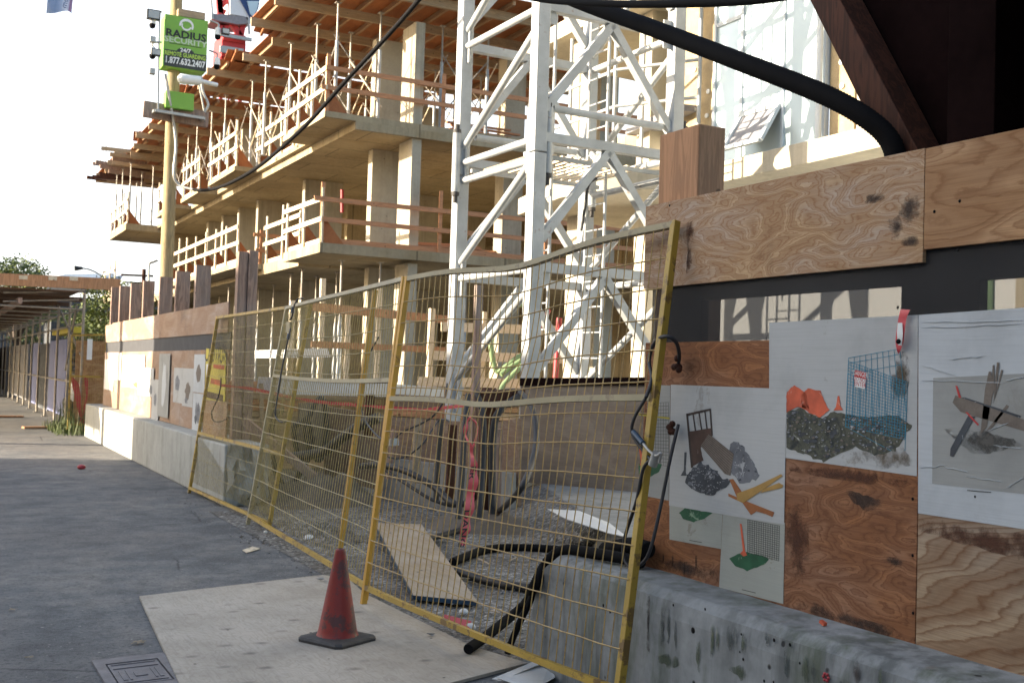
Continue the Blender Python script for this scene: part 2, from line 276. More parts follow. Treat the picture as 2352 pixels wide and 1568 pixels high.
def mk_rubble():
    t=NT('print_rubble'); v=t.co(); n=t.noise(v,13,8,.75,1.2); col=t.ramp(n,[(.36,(.015,.02,.025)),(.45,(.05,.055,.04)),(.52,(.1,.1,.07)),(.57,(.03,.035,.03)),(.61,(.22,.23,.19)),(.66,(.45,.45,.4))]); return t.fin(col,.75)
M['i_rubble']=mk_rubble()
def mk_fleck(name,c,fl=(.38,.39,.4,1),sc_=11,th=.555):
    t=NT(name); v=t.co(); n=t.noise(v,sc_,8,.75,1.0); col=t.mix(t.ramp(n,[(th,(0,0,0)),(th+.04,(1,1,1))]),t.ramp(t.noise(v,6,5,.6),[(.3,sc(c,.5)),(.7,sc(c,1.3))]),fl); return t.fin(col,.75)
M['i_grey']=mk_fleck('print_grey',(.17,.18,.2,1)); M['i_dgrey']=mk_fleck('print_dark_grey',(.06,.068,.08,1),th=.575); M['i_or']=mk_fleck('print_orange',(.58,.11,.05,1),(.6,.3,.22,1),9,.61); M['i_brown']=mk_fleck('print_brown',(.1,.055,.04,1),(.3,.24,.2,1),8,.6); M['i_green']=mk_fleck('print_green',(.02,.1,.045,1),(.2,.3,.2,1),16,.6)
def mk_glass(name,c,rough=.05):
    t=NT(name); v=t.co(); n=t.noise(v,.5,2); t.fin(t.ramp(n,[(.3,sc(c,.8)),(.7,c)]),rough,.35); return t.m
M['glass']=mk_glass('window_glass',(.56,.66,.70,1),.3); M['glass_dk']=mk_glass('dark_glass',(.06,.1,.05,1),.08); M['glass_gr']=mk_glass('green_glass',(.2,.33,.2,1),.1)
M['insul']=plain('mineral_wool',(.42,.33,.2,1),.95,var=.3,scale=5,bump=.5)
M['wrap']=plain('white_wrap',(.72,.75,.78,1),.5,var=.06)
M['winframe']=plain('window_frame',(.55,.6,.64,1),.4,var=.1)
M['leaf']=plain('leaf',(.075,.105,.018,1),.6,var=.6,scale=1.5); M['leaf2']=plain('leaf_bright',(.13,.16,.025,1),.6,var=.4,scale=2); M['bark']=plain('bark',(.08,.06,.045,1),.9,var=.4)
M['grass']=plain('weeds',(.075,.105,.025,1),.7,var=.5,scale=3)
M['lav']=plain('lavender_panel',(.2,.23,.44,1),.6,var=.15); M['tarp']=plain('tarp_grey',(.25,.25,.27,1),.6,var=.3)
M['roofm']=plain('metal_roof',(.42,.5,.6,1),.5,var=.1)
M['carp']=plain('car_paint',(.12,.13,.15,1),.3,.3)
M['yel_sign']=plain('yellow_sign',(.62,.52,.05,1),.5,var=.12); M['flag']=plain('banner_blue',(.33,.42,.6,1),.8,var=.12); M['flagink']=plain('banner_ink',(.03,.07,.2,1),.8); M['flagpk']=plain('banner_pink',(.3,.2,.35,1),.8)
M['hose_gr']=plain('green_hose',(.19,.27,.13,1),.5,var=.1); M['iron']=plain('cast_iron',(.17,.16,.17,1),.6,.2,var=.35,scale=12,bump=.5)
M['brick']=plain('opposite_render',(.62,.56,.5,1),.9,var=.2)  # lightened so the unseen block opposite bounces more light
M['opaque_w']=plain('white_sheet',(.6,.6,.58,1),.6,var=.12)
# ------------------------------------------------------------ mesh helpers
class MB:
    def __init__(s): s.v=[]; s.f=[]; s.mi=[]; s.cur=0; s.sm=[]
    def add(s,vs,fs,smooth=False):
        o=len(s.v); s.v+= [Vector(q) for q in vs]
        for f in fs: s.f.append([i+o for i in f]); s.mi.append(s.cur); s.sm.append(smooth)
    def box(s,x0,x1,y0,y1,z0,z1):
        s.add([(x0,y0,z0),(x1,y0,z0),(x1,y1,z0),(x0,y1,z0),(x0,y0,z1),(x1,y0,z1),(x1,y1,z1),(x0,y1,z1)],[(0,3,2,1),(4,5,6,7),(0,1,5,4),(1,2,6,5),(2,3,7,6),(3,0,4,7)]); return s
    def bar(s,a,b,w,h=None,up=(0,0,1)):
        a=Vector(a); b=Vector(b); h=h or w; d=(b-a).normalized(); u=Vector(up)
        if abs(d.dot(u))>.95: u=Vector((0,1,0)) if abs(d.y)<.9 else Vector((1,0,0))
        r=d.cross(u).normalized(); u=r.cross(d)
        q=[(r*(i*w/2)+u*(j*h/2)) for i,j in ((-1,-1),(1,-1),(1,1),(-1,1))]
        s.add([a+k for k in q]+[b+k for k in q],[(0,1,2,3),(7,6,5,4),(0,4,5,1),(1,5,6,2),(2,6,7,3),(3,7,4,0)]); return s
    def tube(s,pts,r,n=8,cap=True,rad=None):
        pts=[Vector(p) for p in pts]; m=len(pts); vs=[]; ref=None
        for i,p in enumerate(pts):
            d=(pts[min(i+1,m-1)]-pts[max(i-1,0)]).normalized()
            if ref is None: ref=Vector((0,0,1)) if abs(d.z)<.9 else Vector((1,0,0))
            a=d.cross(ref).normalized(); b=a.cross(d).normalized(); ref=b
            rr=rad[i] if rad else r
            vs+=[p+a*(math.cos(2*math.pi*k/n)*rr)+b*(math.sin(2*math.pi*k/n)*rr) for k in range(n)]
        fs=[(i*n+k,i*n+(k+1)%n,(i+1)*n+(k+1)%n,(i+1)*n+k) for i in range(m-1) for k in range(n)]
        s.add(vs,fs,n>4)
        if cap: s.add(vs[:n],[tuple(range(n))[::-1]]); s.add(vs[-n:],[tuple(range(n))])
        return s
    def lathe(s,c,prof,n=24):
        c=Vector(c); vs=[c+Vector((r*math.cos(2*math.pi*k/n),r*math.sin(2*math.pi*k/n),z)) for r,z in prof for k in range(n)]
        s.add(vs,[(i*n+k,i*n+(k+1)%n,(i+1)*n+(k+1)%n,(i+1)*n+k) for i in range(len(prof)-1) for k in range(n)],True); return s
    def poly(s,pts,d):   # extruded polygon: pts 3-D planar, d extrusion vector
        pts=[Vector(p) for p in pts]; d=Vector(d); n=len(pts)
        s.add(pts+[p+d for p in pts],[tuple(range(n)),tuple(range(2*n-1,n-1,-1))]+[(i,i+n,(i+1)%n+n,(i+1)%n) for i in range(n)]); return s
    def ball(s,c,r,seg=10,ring=6,sq=(1,1,1)):
        c=Vector(c); vs=[]; 
        for i in range(ring+1):
            a=math.pi*i/ring
            for k in range(seg): vs.append(c+Vector((r*sq[0]*math.sin(a)*math.cos(2*math.pi*k/seg),r*sq[1]*math.sin(a)*math.sin(2*math.pi*k/seg),r*sq[2]*math.cos(a))))
        s.add(vs,[(i*seg+k,(i+1)*seg+k,(i+1)*seg+(k+1)%seg,i*seg+(k+1)%seg) for i in range(ring) for k in range(seg)],True); return s
    def strip(s,a,b):    # ruled strip between two polylines
        n=len(a); s.add(list(a)+list(b),[(i,i+1,n+i+1,n+i) for i in range(n-1)],True); return s
    def text(s,body,o,ux,uy,size,off=.002,ext=.0015,align='CENTER',bold=0.):
        cu=bpy.data.curves.new('t','FONT'); cu.body=body; cu.size=1; cu.align_x=align; cu.align_y='CENTER'; cu.extrude=0; cu.resolution_u=2; cu.offset=bold
        ob=bpy.data.objects.new('t',cu); COL.objects.link(ob); dg=bpy.context.evaluated_depsgraph_get(); me=ob.evaluated_get(dg).to_mesh()
        ux=Vector(ux).normalized()*size[0]; uy=Vector(uy).normalized()*size[1]; nn=ux.cross(uy).normalized()
        o=Vector(o)+nn*off
        s.add([o+ux*q.co.x+uy*q.co.y for q in me.vertices],[tuple(p.vertices) for p in me.polygons])
        ob.evaluated_get(dg).to_mesh_clear(); bpy.data.objects.remove(ob); bpy.data.curves.remove(cu); return s
    def build(s,name,mats,parent=None,label=None,bevel=0,loc=None,kind=None):
        if not isinstance(mats,(list,tuple)): mats=[mats]
        org=Vector((0,0,0))
        if parent is not None:
            p=parent
            while p is not None: org+=p.location; p=p.parent
        else:
            if loc is not None: org=Vector(loc)
            else:
                xs=[q.x for q in s.v]; ys=[q.y for q in s.v]; zs=[q.z for q in s.v]
                org=Vector(((min(xs)+max(xs))/2,(min(ys)+max(ys))/2,min(zs)))
        me=bpy.data.meshes.new(name); me.from_pydata([q-org for q in s.v],[],s.f)
        for m in mats: me.materials.append(M[m] if isinstance(m,str) else m)
        me.polygons.foreach_set('material_index',s.mi); me.polygons.foreach_set('use_smooth',s.sm); me.update()
        bm=bmesh.new(); bm.from_mesh(me); bmesh.ops.recalc_face_normals(bm,faces=bm.faces); bm.to_mesh(me); bm.free()
        o=bpy.data.objects.new(name,me); COL.objects.link(o)
        if parent is not None: o.parent=parent
        else: o.location=org
        if bevel:
            b=o.modifiers.new('b','BEVEL'); b.width=bevel; b.segments=2; b.limit_method='ANGLE'; b.angle_limit=R_(40)
        if label: o['label']=label
        if kind: o['kind']=kind
        return o
def tag(o,label,cat,group=None,kind=None):
    o['label']=label; o['category']=cat
    if group: o['group']=group
    if kind: o['kind']=kind
    return o
def thing(name,label,cat,loc,group=None):
    o=bpy.data.objects.new(name,None); COL.objects.link(o); o.location=loc; o.empty_display_size=.2
    return tag(o,label,cat,group)
def dup(root,loc,label=None):
    r=root.copy(); COL.objects.link(r); r.location=loc
    if label: r['label']=label
    for ch in list(root.children):
        c=ch.copy(); COL.objects.link(c); c.parent=r
        for g in ch.children: d=g.copy(); COL.objects.link(d); d.parent=c
    return r
def curve(pts,n=8):   # catmull-rom
    pts=[Vector(p) for p in pts]; P=[pts[0]*2-pts[1]]+pts+[pts[-1]*2-pts[-2]]; out=[]
    for i in range(1,len(P)-2):
        for k in range(n):
            t=k/n; a,b,c,d=P[i-1:i+3]
            out.append(.5*((2*b)+(c-a)*t+(2*a-5*b+4*c-d)*t*t+(3*b-a-3*c+d)*t**3))
    return out+[pts[-1]]
ORD=['first','second','third','fourth','fifth','sixth','seventh','eighth','ninth','tenth','eleventh','twelfth','thirteenth','fourteenth','fifteenth','sixteenth','seventeenth','eighteenth','nineteenth','twentieth']
# ============================================================ GROUND
def sheet(name,x0,x1,y0,y1,z,m,kind='structure',nx=1,ny=1,rough=0):
    b=MB(); vs=[];
    for j in range(ny+1):
        for i in range(nx+1):
            x=x0+(x1-x0)*i/nx; y=y0+(y1-y0)*j/ny; dz=0
            if rough and 0<i<nx and 0<j<ny: dz=rough*(noise.noise(Vector((x*.9,y*.9,0)))+.5*noise.noise(Vector((x*3,y*3,2)))+.6)
            vs.append((x,y,z+dz))
    b.add(vs,[(j*(nx+1)+i,j*(nx+1)+i+1,(j+1)*(nx+1)+i+1,(j+1)*(nx+1)+i) for j in range(ny) for i in range(nx)],bool(rough))
    o=b.build(name,m,loc=(0,0,0)); o['kind']=kind; return o
sheet('ground',-600,900,-300,1200,-.012,'dirt')
sheet('asphalt_path',-9.5,3.02,-12,140,0,'asphalt')
sheet('gravel_yard',3.02,11.5,3.0,24,-.008,'gravel',nx=60,ny=130,rough=.03)
sheet('gravel_edge',2.62,3.02,5.0,11.6,.004,'gravel')
b=MB()
for i in range(5200):
    y=5.05+random.random()**1.3*8.5; x=2.7+random.random()*3.2 if random.random()<.9 else 2.4+random.random()*.4
    if x<2.86 and y<5.2: continue
    r=random.uniform(.005,.016); 
    if random.random()<.03: r*=2.2
    c=Vector((x,y,r*.3+.012*(x>3.02))); q=[c+Vector((random.uniform(-1,1),random.uniform(-1,1),random.uniform(.2,1)))*r for _ in range(5)]
    b.add(q,[(0,1,2),(0,2,3),(0,3,4),(1,2,4),(2,3,4)])
g=b.build('gravel_stones','gravelstone',loc=(0,0,0)); tag(g,'loose grey crushed gravel spread behind the yellow fence','gravel',kind='stuff')
# earth piles
def mound(name,c,rx,ry,h,label,m='dirt',rot=0,seed=0):
    b=MB(); n=26; vs=[]
    for j in range(n+1):
        for i in range(n+1):
            u=i/n*2-1; v=j/n*2-1; r=math.hypot(u,v); z=max(0,1-r*r); p=Vector((u*rx,v*ry,0)); p.rotate(Matrix.Rotation(rot,3,'Z'))
            q=Vector(c)+p; z=h*z*(.75+.7*noise.noise(Vector((q.x*2.2,q.y*2.2,seed))))+.09*z*noise.noise(Vector((q.x*9,q.y*9,seed)))
            vs.append((q.x,q.y,c[2]-.02+z))
    b.add(vs,[(j*(n+1)+i,j*(n+1)+i+1,(j+1)*(n+1)+i+1,(j+1)*(n+1)+i) for j in range(n) for i in range(n)],True)
    return tag(b.build(name,m,loc=c),label,'dirt pile')
mound('earth_pile',(3.25,9.7,0),.4,.9,.13,'low grey gravelly mound behind the middle yellow fence panel','gravel',seed=3)
mound('earth_pile',(4.85,9.7,0),.6,.6,.26,'brown clumped earth heap beside the leaning plank end','dirt',seed=6)
mound('earth_pile',(3.95,12.2,0),.8,.8,.35,'dark soil bank next to the broken end of the far concrete wall','dirt',seed=9)
# ============================================================ NEAR CONCRETE WALL + HOARDING
XF=2.82; XP=3.10
b=MB(); N=46; ys=[]; 
prof=[(XF,0),(XF,.50),(XF+.012,.565),(XF+.05,.60),(3.35,.61),(3.42,.60),(3.42,0)]
vs=[];Y0=-.6;Y1=4.95
for i in range(N+1):
    y=Y0+(Y1-Y0)*i/N
    for k,(x,z) in enumerate(prof):
        yy=y; 
        if i==N: yy=5.15-.2*min(1,z/.6)-(.08 if z>.55 else 0)
        j=.006*noise.noise(Vector((y*3,k*2.,0)))
        vs.append((x+j*(k<4),yy,z+j*(0<k<6)))
n=len(prof)
b.add(vs,[(i*n+k,i*n+k+1,(i+1)*n+k+1,(i+1)*n+k) for i in range(N) for k in range(n-1)]); b.add(vs[-n:],[tuple(range(n))])
cw=b.build('concrete_wall','conc',loc=(3.1,2.,0),bevel=.012); tag(cw,'stained grey concrete base wall under the near plywood hoarding','concrete wall')
near=thing('plywood_hoarding','near plywood hoarding with dark screen strip and pasted posters, right of the fence','hoarding',(3.1,2.4,.6))
def plyq(b,pts,th=.018,x=XP):   # picture quad on the plane x
    q=[PX(u,v,x) for u,v in pts]; b.poly(q,(th,0,0)); return b
zt=lambda u,v:PX(u,v,XP).z
def ysheet(name,m,y0,y1,z0,z1,lab=None,x=XP,th=.018):
    b=MB(); b.box(x,x+th,y0,y1,z0,z1); return b.build(name,m,near,lab,bevel=.0015)
YS=2.797; YL=4.53; YR=-.1
ysheet('top_board','ply',YS+.0015,YL,1.945,2.352,'pale weathered top board')
ysheet('top_board','ply_or',YR,YS-.0015,1.99,2.35,'orange grained top board at the right edge')
ysheet('lower_panel','ply_dk',YS+.002,YL-.03,.585,1.68,'reddish lower panel mostly covered by posters')
ysheet('lower_panel','ply_low',YR,YS-.002,.585,1.69,'lower panel with bold wavy grain')
b=MB(); b.box(XP+.02,XP+.024,YR,YL-.05,1.6,2.0); b.build('screen_strip','screen',near)
for a,c,d in ((YR,YL-.15,(1.872,2.05)),(2.58,2.92,(1.6,1.872)),(4.1,YL-.1,(1.6,1.872))):
    b=MB(); b.box(XP+.03,XP+.07,a,c,*d); b.build('backing_board','black_wood',near)
for y in (2.2,1.1,0.): b=MB(); b.box(XP+.075,XP+.16,y-.045,y+.045,.61,2.9); b.build('back_stud','timber_dk',near)
# nail heads / knot marks on ply
b=MB()
for u,v in ((1538,472),(1533,633),(2146,486),(2204,462),(2200,575),(2062,706),(2096,1145),(2096,1275),(2097,1407),(2240,1140)): 
    p=PX(u,v,XP-.001); b.lathe((0,0,0),[(.0001,0)]) if 0 else b.ball(p,.006,6,4,(.3,1,1))
b.build('nail_head','ink'if 0 else 'black',near)
# stains with a shape of their own (drips)
# ---- tall 6x6 post behind
b=MB(); b.box(3.2,3.36,4.25,4.57,.6,2.725); 
o=b.build('timber_post','timber_pk',loc=(3.28,4.41,0),bevel=.006); tag(o,'thick sawn reddish timber post rising behind the near plywood hoarding','post')
b=MB(); b.box(3.2,3.34,4.2,4.44,0.02,1.9); 
# ============================================================ POSTERS
def quad(b,pts,x,th=.0008): b.poly([PX(u,v,x) for u,v in pts],(-th,0,0))
def A(zx,zy): return (1458.2+zx*.38995,423.4+zy*.38995)    # measured on an enlarged crop
def B_(zx,zy): return (1458.2+zx*.4302,893.8+zy*.4302)
def poster(name,label,sheetpts,paper,x):
    b=MB(); quad(b,sheetpts,x); o=b.build(name,paper,loc=tuple(PX(*sheetpts[-1],x))); tag(o,label,'poster','paper posters pasted on the near hoarding'); return o
def pr(o,name,m,polys,x,lines=None,lw=.003):
    b=MB()
    for p in polys: quad(b,p,x)
    if lines:
        for ln in lines:
            for a,c in zip(ln,ln[1:]):
                a3=PX(*a,x); c3=PX(*c,x)
                if (c3-a3).length>1e-4: b.bar(a3,c3,.0006,lw,up=(c3-a3).cross(Vector((1,0,0))))
    b.build(name,m,o)
def wob(pts,amp,seed,sub=5):
    out=[]; n=len(pts)
    for i in range(n):
        a=Vector(pts[i]).to_2d() if 0 else Vector((*pts[i],0)); c=Vector((*pts[(i+1)%n],0))
        for k in range(sub):
            p=a.lerp(c,k/sub); out.append((p.x+amp*noise.noise(Vector((p.x*.09,p.y*.09,seed))),p.y+amp*noise.noise(Vector((p.x*.09,p.y*.09,seed+9)))))
    return out
def lerp2(a,c,t): return (a[0]+(c[0]-a[0])*t,a[1]+(c[1]-a[1])*t)
def gridlines(tl,tr,br,bl,nx,ny):
    L=[]
    for i in range(nx+1): L.append([lerp2(tl,tr,i/nx),lerp2(bl,br,i/nx)])
    for j in range(ny+1): L.append([lerp2(tl,bl,j/ny),lerp2(tr,br,j/ny)])
    return L
e=.001
P=poster
# big rubble poster
o2=P('poster','water-stained white poster showing orange barriers, grey rubble and a blue wire cage',[(1767,741),(2109,723),(2106,1093),(1767,1046)],'paper',XP-.0012)
x=XP-.0024
pr(o2,'rubble_print','i_rubble',[wob([B_(812,120),B_(880,95),B_(930,130),B_(1000,150),B_(1060,120),B_(1130,135),B_(1250,150),B_(1390,135),B_(1480,190),B_(1440,260),B_(1390,330),B_(1280,350),B_(1180,310),B_(1080,350),B_(1010,385),B_(930,350),B_(860,330),B_(812,310)],5,1)],x)
pr(o2,'orange_barrier_print','i_or',[wob([A(895,1225),A(940,1182),A(1005,1225),A(1030,1330),A(960,1310),A(895,1340)],3,2),wob([A(980,1240),A(1020,1200),A(1095,1215),A(1125,1300),A(1148,1325),A(1090,1372),A(1030,1345),A(985,1315)],2,3),[A(1170,1330),A(1185,1310),A(1195,1245),A(1204,1245),A(1212,1305),A(1226,1328)]],x-.001)
cl=gridlines(A(1258,1022),A(1560,968),A(1600,1370),A(1240,1430),18,13); cl2=gridlines(A(1258,1040),A(1607,1165),A(1590,1500),A(1242,1425),22,20)
pr(o2,'cage_print','i_blue',[],x-.0014,cl2+cl[:24:2]+[[A(1258,1022),A(1560,968)],[A(1242,1425),A(1510,1568)],[A(1607,1165),A(1590,1568)]],.0016)
pr(o2,'warning_sign_print','i_red',[[A(1296,1092),A(1363,1108),A(1360,1145),A(1294,1130)]],x-.002)
pr(o2,'sign_face_print','white',[[A(1294,1131),A(1360,1146),A(1355,1205),A(1297,1190)]],x-.002)
def ptext(o,name,m,body,c,cr,cu,size,x):
    c3=PX(*c,x); r3=PX(*cr,x); u3=PX(*cu,x); ux=(r3-c3); uy=(u3-c3)
    b=MB(); b.text(body,c3,ux,uy,size,.0004); b.build(name,m,o)
ptext(o2,'sign_lettering','white','DANGER',A(1329,1118),A(1350,1123),A(1330,1098),(.019,.026),x-.003)
ptext(o2,'sign_lettering','i_red','DO NOT',A(1328,1150),A(1350,1155),A(1329,1130),(.017,.022),x-.003)
ptext(o2,'sign_lettering','i_red','ENTER',A(1327,1178),A(1349,1183),A(1328,1158),(.02,.024),x-.003)
# chair poster
x1=XP-.0028; o1=P('poster','white poster showing a brown broken chair, grey heap and yellow planks',[(1541,883),(1807,893),(1801,1204),(1537,1160)],'paper',x1)
x=x1-.001
pr(o1,'grey_heap_print','i_grey',[wob([B_(505,285),B_(560,280),B_(600,340),B_(640,400),B_(665,460),B_(640,490),B_(560,500),B_(520,440),B_(480,400)],7,4)],x)
pr(o1,'dark_heap_print','i_dgrey',[wob([B_(300,430),B_(350,390),B_(420,420),B_(460,470),B_(520,490),B_(470,540),B_(400,565),B_(320,545),B_(270,500),B_(275,450)],8,5)],x-.0006)
pr(o1,'chair_print','i_dbrown',[[B_(274,130),B_(402,102),B_(405,112),B_(282,142)],[B_(274,130),B_(283,130),B_(312,415),B_(300,420)],[B_(398,103),B_(406,103),B_(416,245),B_(408,245)],[B_(308,133),B_(314,133),B_(327,220),B_(320,220)],[B_(340,125),B_(346,125),B_(360,215),B_(353,215)],[B_(371,118),B_(377,118),B_(389,212),B_(382,212)]],x-.001)
pr(o1,'chair_seat_print','i_brown',[wob([B_(287,225),B_(412,205),B_(416,245),B_(350,310),B_(365,380),B_(300,415)],2,6)],x-.0008)
pr(o1,'shingle_print','i_taupe',[[B_(395,240),B_(528,345),B_(510,460),B_(480,450),B_(352,300)]],x-.0014)
pr(o1,'shingle_lines_print','i_dbrown',[],x-.0022,[[lerp2(B_(395,240),B_(352,300),t),lerp2(B_(528,345),B_(495,455),t)] for t in [i/9 for i in range(10)]],.002)
pr(o1,'stick_print','i_dgrey',[[B_(265,335),B_(276,335),B_(270,440),B_(275,460),B_(245,460),B_(262,430)]],x-.001)
pr(o1,'plank_print','i_rust',[[B_(505,480),B_(525,478),B_(570,545),B_(545,575)],[B_(500,555),B_(580,590),B_(745,655),B_(735,680),B_(700,665),B_(650,650),B_(620,670),B_(575,605),B_(500,570)]],x-.001)
pr(o1,'plank_print','i_tan',[[B_(545,555),B_(640,520),B_(780,452),B_(790,460),B_(700,525),B_(580,605),B_(545,590)],[B_(690,530),B_(770,498),B_(793,512),B_(785,525),B_(670,552)]],x-.0016)
# lower two
o3=P('poster','small grey poster with a lone green mound, cut off by the sheet above',[(1538,1152),(1660,1170),(1656,1260),(1538,1238)],'paper_dirty',XP-.0012)
pr(o3,'green_mound_print','i_green',[wob([B_(235,655),B_(270,632),B_(415,658),B_(360,695),B_(315,708),B_(260,690)],3,7)],XP-.0022)
pr(o3,'caption_line','i_black',[[B_(292,803),B_(358,815),B_(358,818),B_(292,806)]],XP-.0022)
o4=P('poster','lowest poster, showing a red shovel and black mesh on a green mound',[(1661,1170),(1803,1200),(1799,1386),(1652,1348)],'paper_dirty',XP-.0020)
x=XP-.0032
pr(o4,'green_mound_print','i_green',[wob([B_(507,905),B_(540,880),B_(600,868),B_(680,885),B_(718,905),B_(690,935),B_(600,970),B_(540,945)],3,8)],x)
pr(o4,'mesh_print','i_black',[],x-.0008,gridlines(B_(602,695),B_(772,728),B_(768,915),B_(602,870),14,16),.0014)
pr(o4,'shovel_print','i_or',[[B_(561,716),B_(570,718),B_(588,860),B_(600,885),B_(580,890),B_(562,875),B_(577,860)]],x-.0012)
pr(o4,'caption_line','i_black',[[B_(572,1066),B_(645,1084),B_(645,1087),B_(572,1069)]],x)
# left sliver
o5=P('poster','narrow grey poster half hidden by the fence post, with black mesh and a green mound',[(1489,883),(1540,885),(1536,1149),(1480,1138)],'paper_gr',XP-.0012)
pr(o5,'mesh_print','i_black',[],XP-.0022,gridlines(A(62,1290),A(198,1283),B_(180,410),B_(55,395),9,18),.0014)
pr(o5,'yellow_band_print','i_yell',[[A(25,1352),A(205,1372),A(205,1382),A(25,1360)]],XP-.0026)
pr(o5,'green_mound_print','i_green',[wob([B_(20,400),B_(60,385),B_(145,400),B_(130,440),B_(70,470),B_(20,450)],3,9)],XP-.0018)
pr(o5,'shovel_print','i_or',[[B_(20,290),B_(28,290),B_(45,390),B_(40,405),B_(25,405),B_(32,390)]],XP-.003)
# right poster
o6=P('poster','creased pale blue poster with a grey driftwood log and branches, at the right edge',[(2110,723),(2420,702),(2420,1225),(2109,1178)],'paper2',XP-.0012)
x=XP-.0022
pr(o6,'grey_ground_print','paper_gr',[[B_(1593,-60),B_(2200,-90),B_(2200,572),B_(1588,502)]],x)
M['i_shadow']=mk_stain_or_shadow('print_shadow_grey',(.1,.095,.085,1),.95,5.)
pr(o6,'shadow_print','i_shadow',[wob([B_(1650,210),B_(1850,215),B_(2000,260),B_(2080,300),B_(1950,330),B_(1800,350),B_(1740,290)],8,10)],x-.0008)
pr(o6,'log_print','i_taupe',[[B_(1697,70),B_(1712,32),B_(2130,180),B_(2130,238),B_(1740,120)],[B_(1870,0),B_(1890,-95),B_(1903,-95),B_(1915,0),B_(1880,200),B_(1845,240)],[B_(1870,230),B_(1985,82),B_(1998,90),B_(1900,215)]],x-.0014)
pr(o6,'branch_print','i_dgrey',[[B_(1780,140),B_(1817,145),B_(1700,360),B_(1683,355),B_(1686,315)],[B_(1745,45),B_(1760,42),B_(2060,140),B_(2055,152)]],x-.002)
pr(o6,'twig_print','i_taupe',[[A(2108,1065),A(2118,1062),A(2120,1200),A(2100,1260)],[A(2133,1046),A(2148,1050),A(2130,1200),A(2112,1290)],[A(2158,1090),A(2168,1095),A(2140,1200),A(2120,1260)]],x-.0018)
pr(o6,'ribbon_print','i_red',[[B_(1712,-20),B_(1722,-18),B_(1742,45),B_(1730,45)],[B_(1764,120),B_(1775,122),B_(1838,188),B_(1830,192)]],x-.0026)
pr(o6,'caption_line','i_black',[[B_(1775,536),B_(1902,547),B_(1902,551),B_(1775,540)]],x-.001)
# creases as raised folds
random.seed(3)
for (a,c) in ((A(1690,1065),A(1900,1130)),(A(1690,1155),A(2180,1165)),(A(2180,1160),A(2292,1130)),(A(1840,1030),A(2060,1010)),(B_(1520,420),B_(1660,405)),(B_(1650,412),B_(1780,440)),(B_(1765,465),B_(1970,495)),(B_(1985,525),B_(2078,470)),(B_(1880,225),B_(1990,180)),(B_(1915,300),B_(2070,318)),(A(1685,845),A(2292,820)),(A(1690,815),A(2292,800))):
    pts=[]; b=MB()
    for k in range(9):
        q=lerp2(a,c,k/8); pts.append(PX(q[0]+random.uniform(-1.5,1.5),q[1]+random.uniform(-1.5,1.5),XP-.0045))
    b.tube(pts,.002,6,rad=[.0003]+[.0014]*7+[.0003]); b.build('paper_crease','paper2',o6)
# ribbon scrap hanging at the panel joint
b=MB(); L=[PX(*A(1565,735),XP-.02),PX(*A(1550,800),XP-.03),PX(*A(1540,870),XP-.03),PX(*A(1535,930),XP-.02),PX(*A(1545,985),XP-.02)]; Rr=[PX(*A(1622,738),XP-.03),PX(*A(1600,790),XP-.02),PX(*A(1588,880),XP-.03),PX(*A(1582,930),XP-.025),PX(*A(1555,1000),XP-.01)]
b.strip(curve(L,5),curve(Rr,5)); 
for i in range(5): b.mi=b.mi
o=b.build('torn_ribbon','pinktape',loc=tuple(L[-1])); tag(o,'torn red and white barrier tape scrap hanging at the plywood panel joint','tape')
b=MB(); L2=[PX(*A(1548,815),XP-.034),PX(*A(1544,880),XP-.036),PX(*A(1550,945),XP-.03)]; R2=[PX(*A(1575,815),XP-.03),PX(*A(1578,885),XP-.036),PX(*A(1572,950),XP-.03)]; b.strip(curve(L2,4),curve(R2,4)); b.build('white_band','white',o)
b=MB(); b.ball(PX(*A(1552,925),XP-.045),.012,8,5,(.4,1,.8)); b.build('tape_knot','black',o)
# flecks, water marks, grime and a painted post shadow
def inside(p,poly):
    c=False; n=len(poly)
    for i in range(n):
        a=poly[i]; d=poly[i-1]
        if (a[1]>p[1])!=(d[1]>p[1]) and p[0]<(d[0]-a[0])*(p[1]-a[1])/(d[1]-a[1])+a[0]: c=not c
    return c
def flecks(o,name,m,poly,n,r,x,seed):
    rq=random.Random(seed); xs=[q[0] for q in poly]; ys=[q[1] for q in poly]; b=MB(); k=0
    while k<n:
        p=(rq.uniform(min(xs),max(xs)),rq.uniform(min(ys),max(ys)))
        if not inside(p,poly): continue
        k+=1; rr=r*rq.uniform(.4,1.3); a0=rq.uniform(0,6); nn=rq.choice((4,5,6,7))
        quad(b,[(p[0]+rr*rq.uniform(.5,1.2)*math.cos(a0+6.28*i/nn),p[1]+rr*rq.uniform(.25,.8)*math.sin(a0+6.28*i/nn)) for i in range(nn)],x-.00002*k,.0001)
    f=b.build(name,m,o); f['kind']='stuff'
rub=[B_(812,130),B_(880,100),B_(930,130),B_(1000,155),B_(1130,140),B_(1250,155),B_(1390,140),B_(1470,190),B_(1430,255),B_(1380,320),B_(1280,340),B_(1180,300),B_(1080,340),B_(1010,375),B_(930,340),B_(860,320),B_(815,300)]
flecks(o2,'rubble_shade_print','i_dgrey',rub,70,7,XP-.0034,1); flecks(o2,'rubble_light_print','i_grey',rub,60,4,XP-.0056,2); flecks(o2,'rubble_highlight_print','paper',rub,60,2,XP-.0074,3); flecks(o2,'rubble_moss_print','i_taupe',rub,40,4,XP-.0092,4)
dk=[B_(300,430),B_(350,395),B_(420,425),B_(510,490),B_(470,535),B_(400,560),B_(320,540),B_(275,500)]
flecks(o1,'heap_highlight_print','paper',dk,60,1.6,XP-.0052,5); flecks(o1,'heap_mid_print','i_grey',dk,40,4,XP-.0068,6)
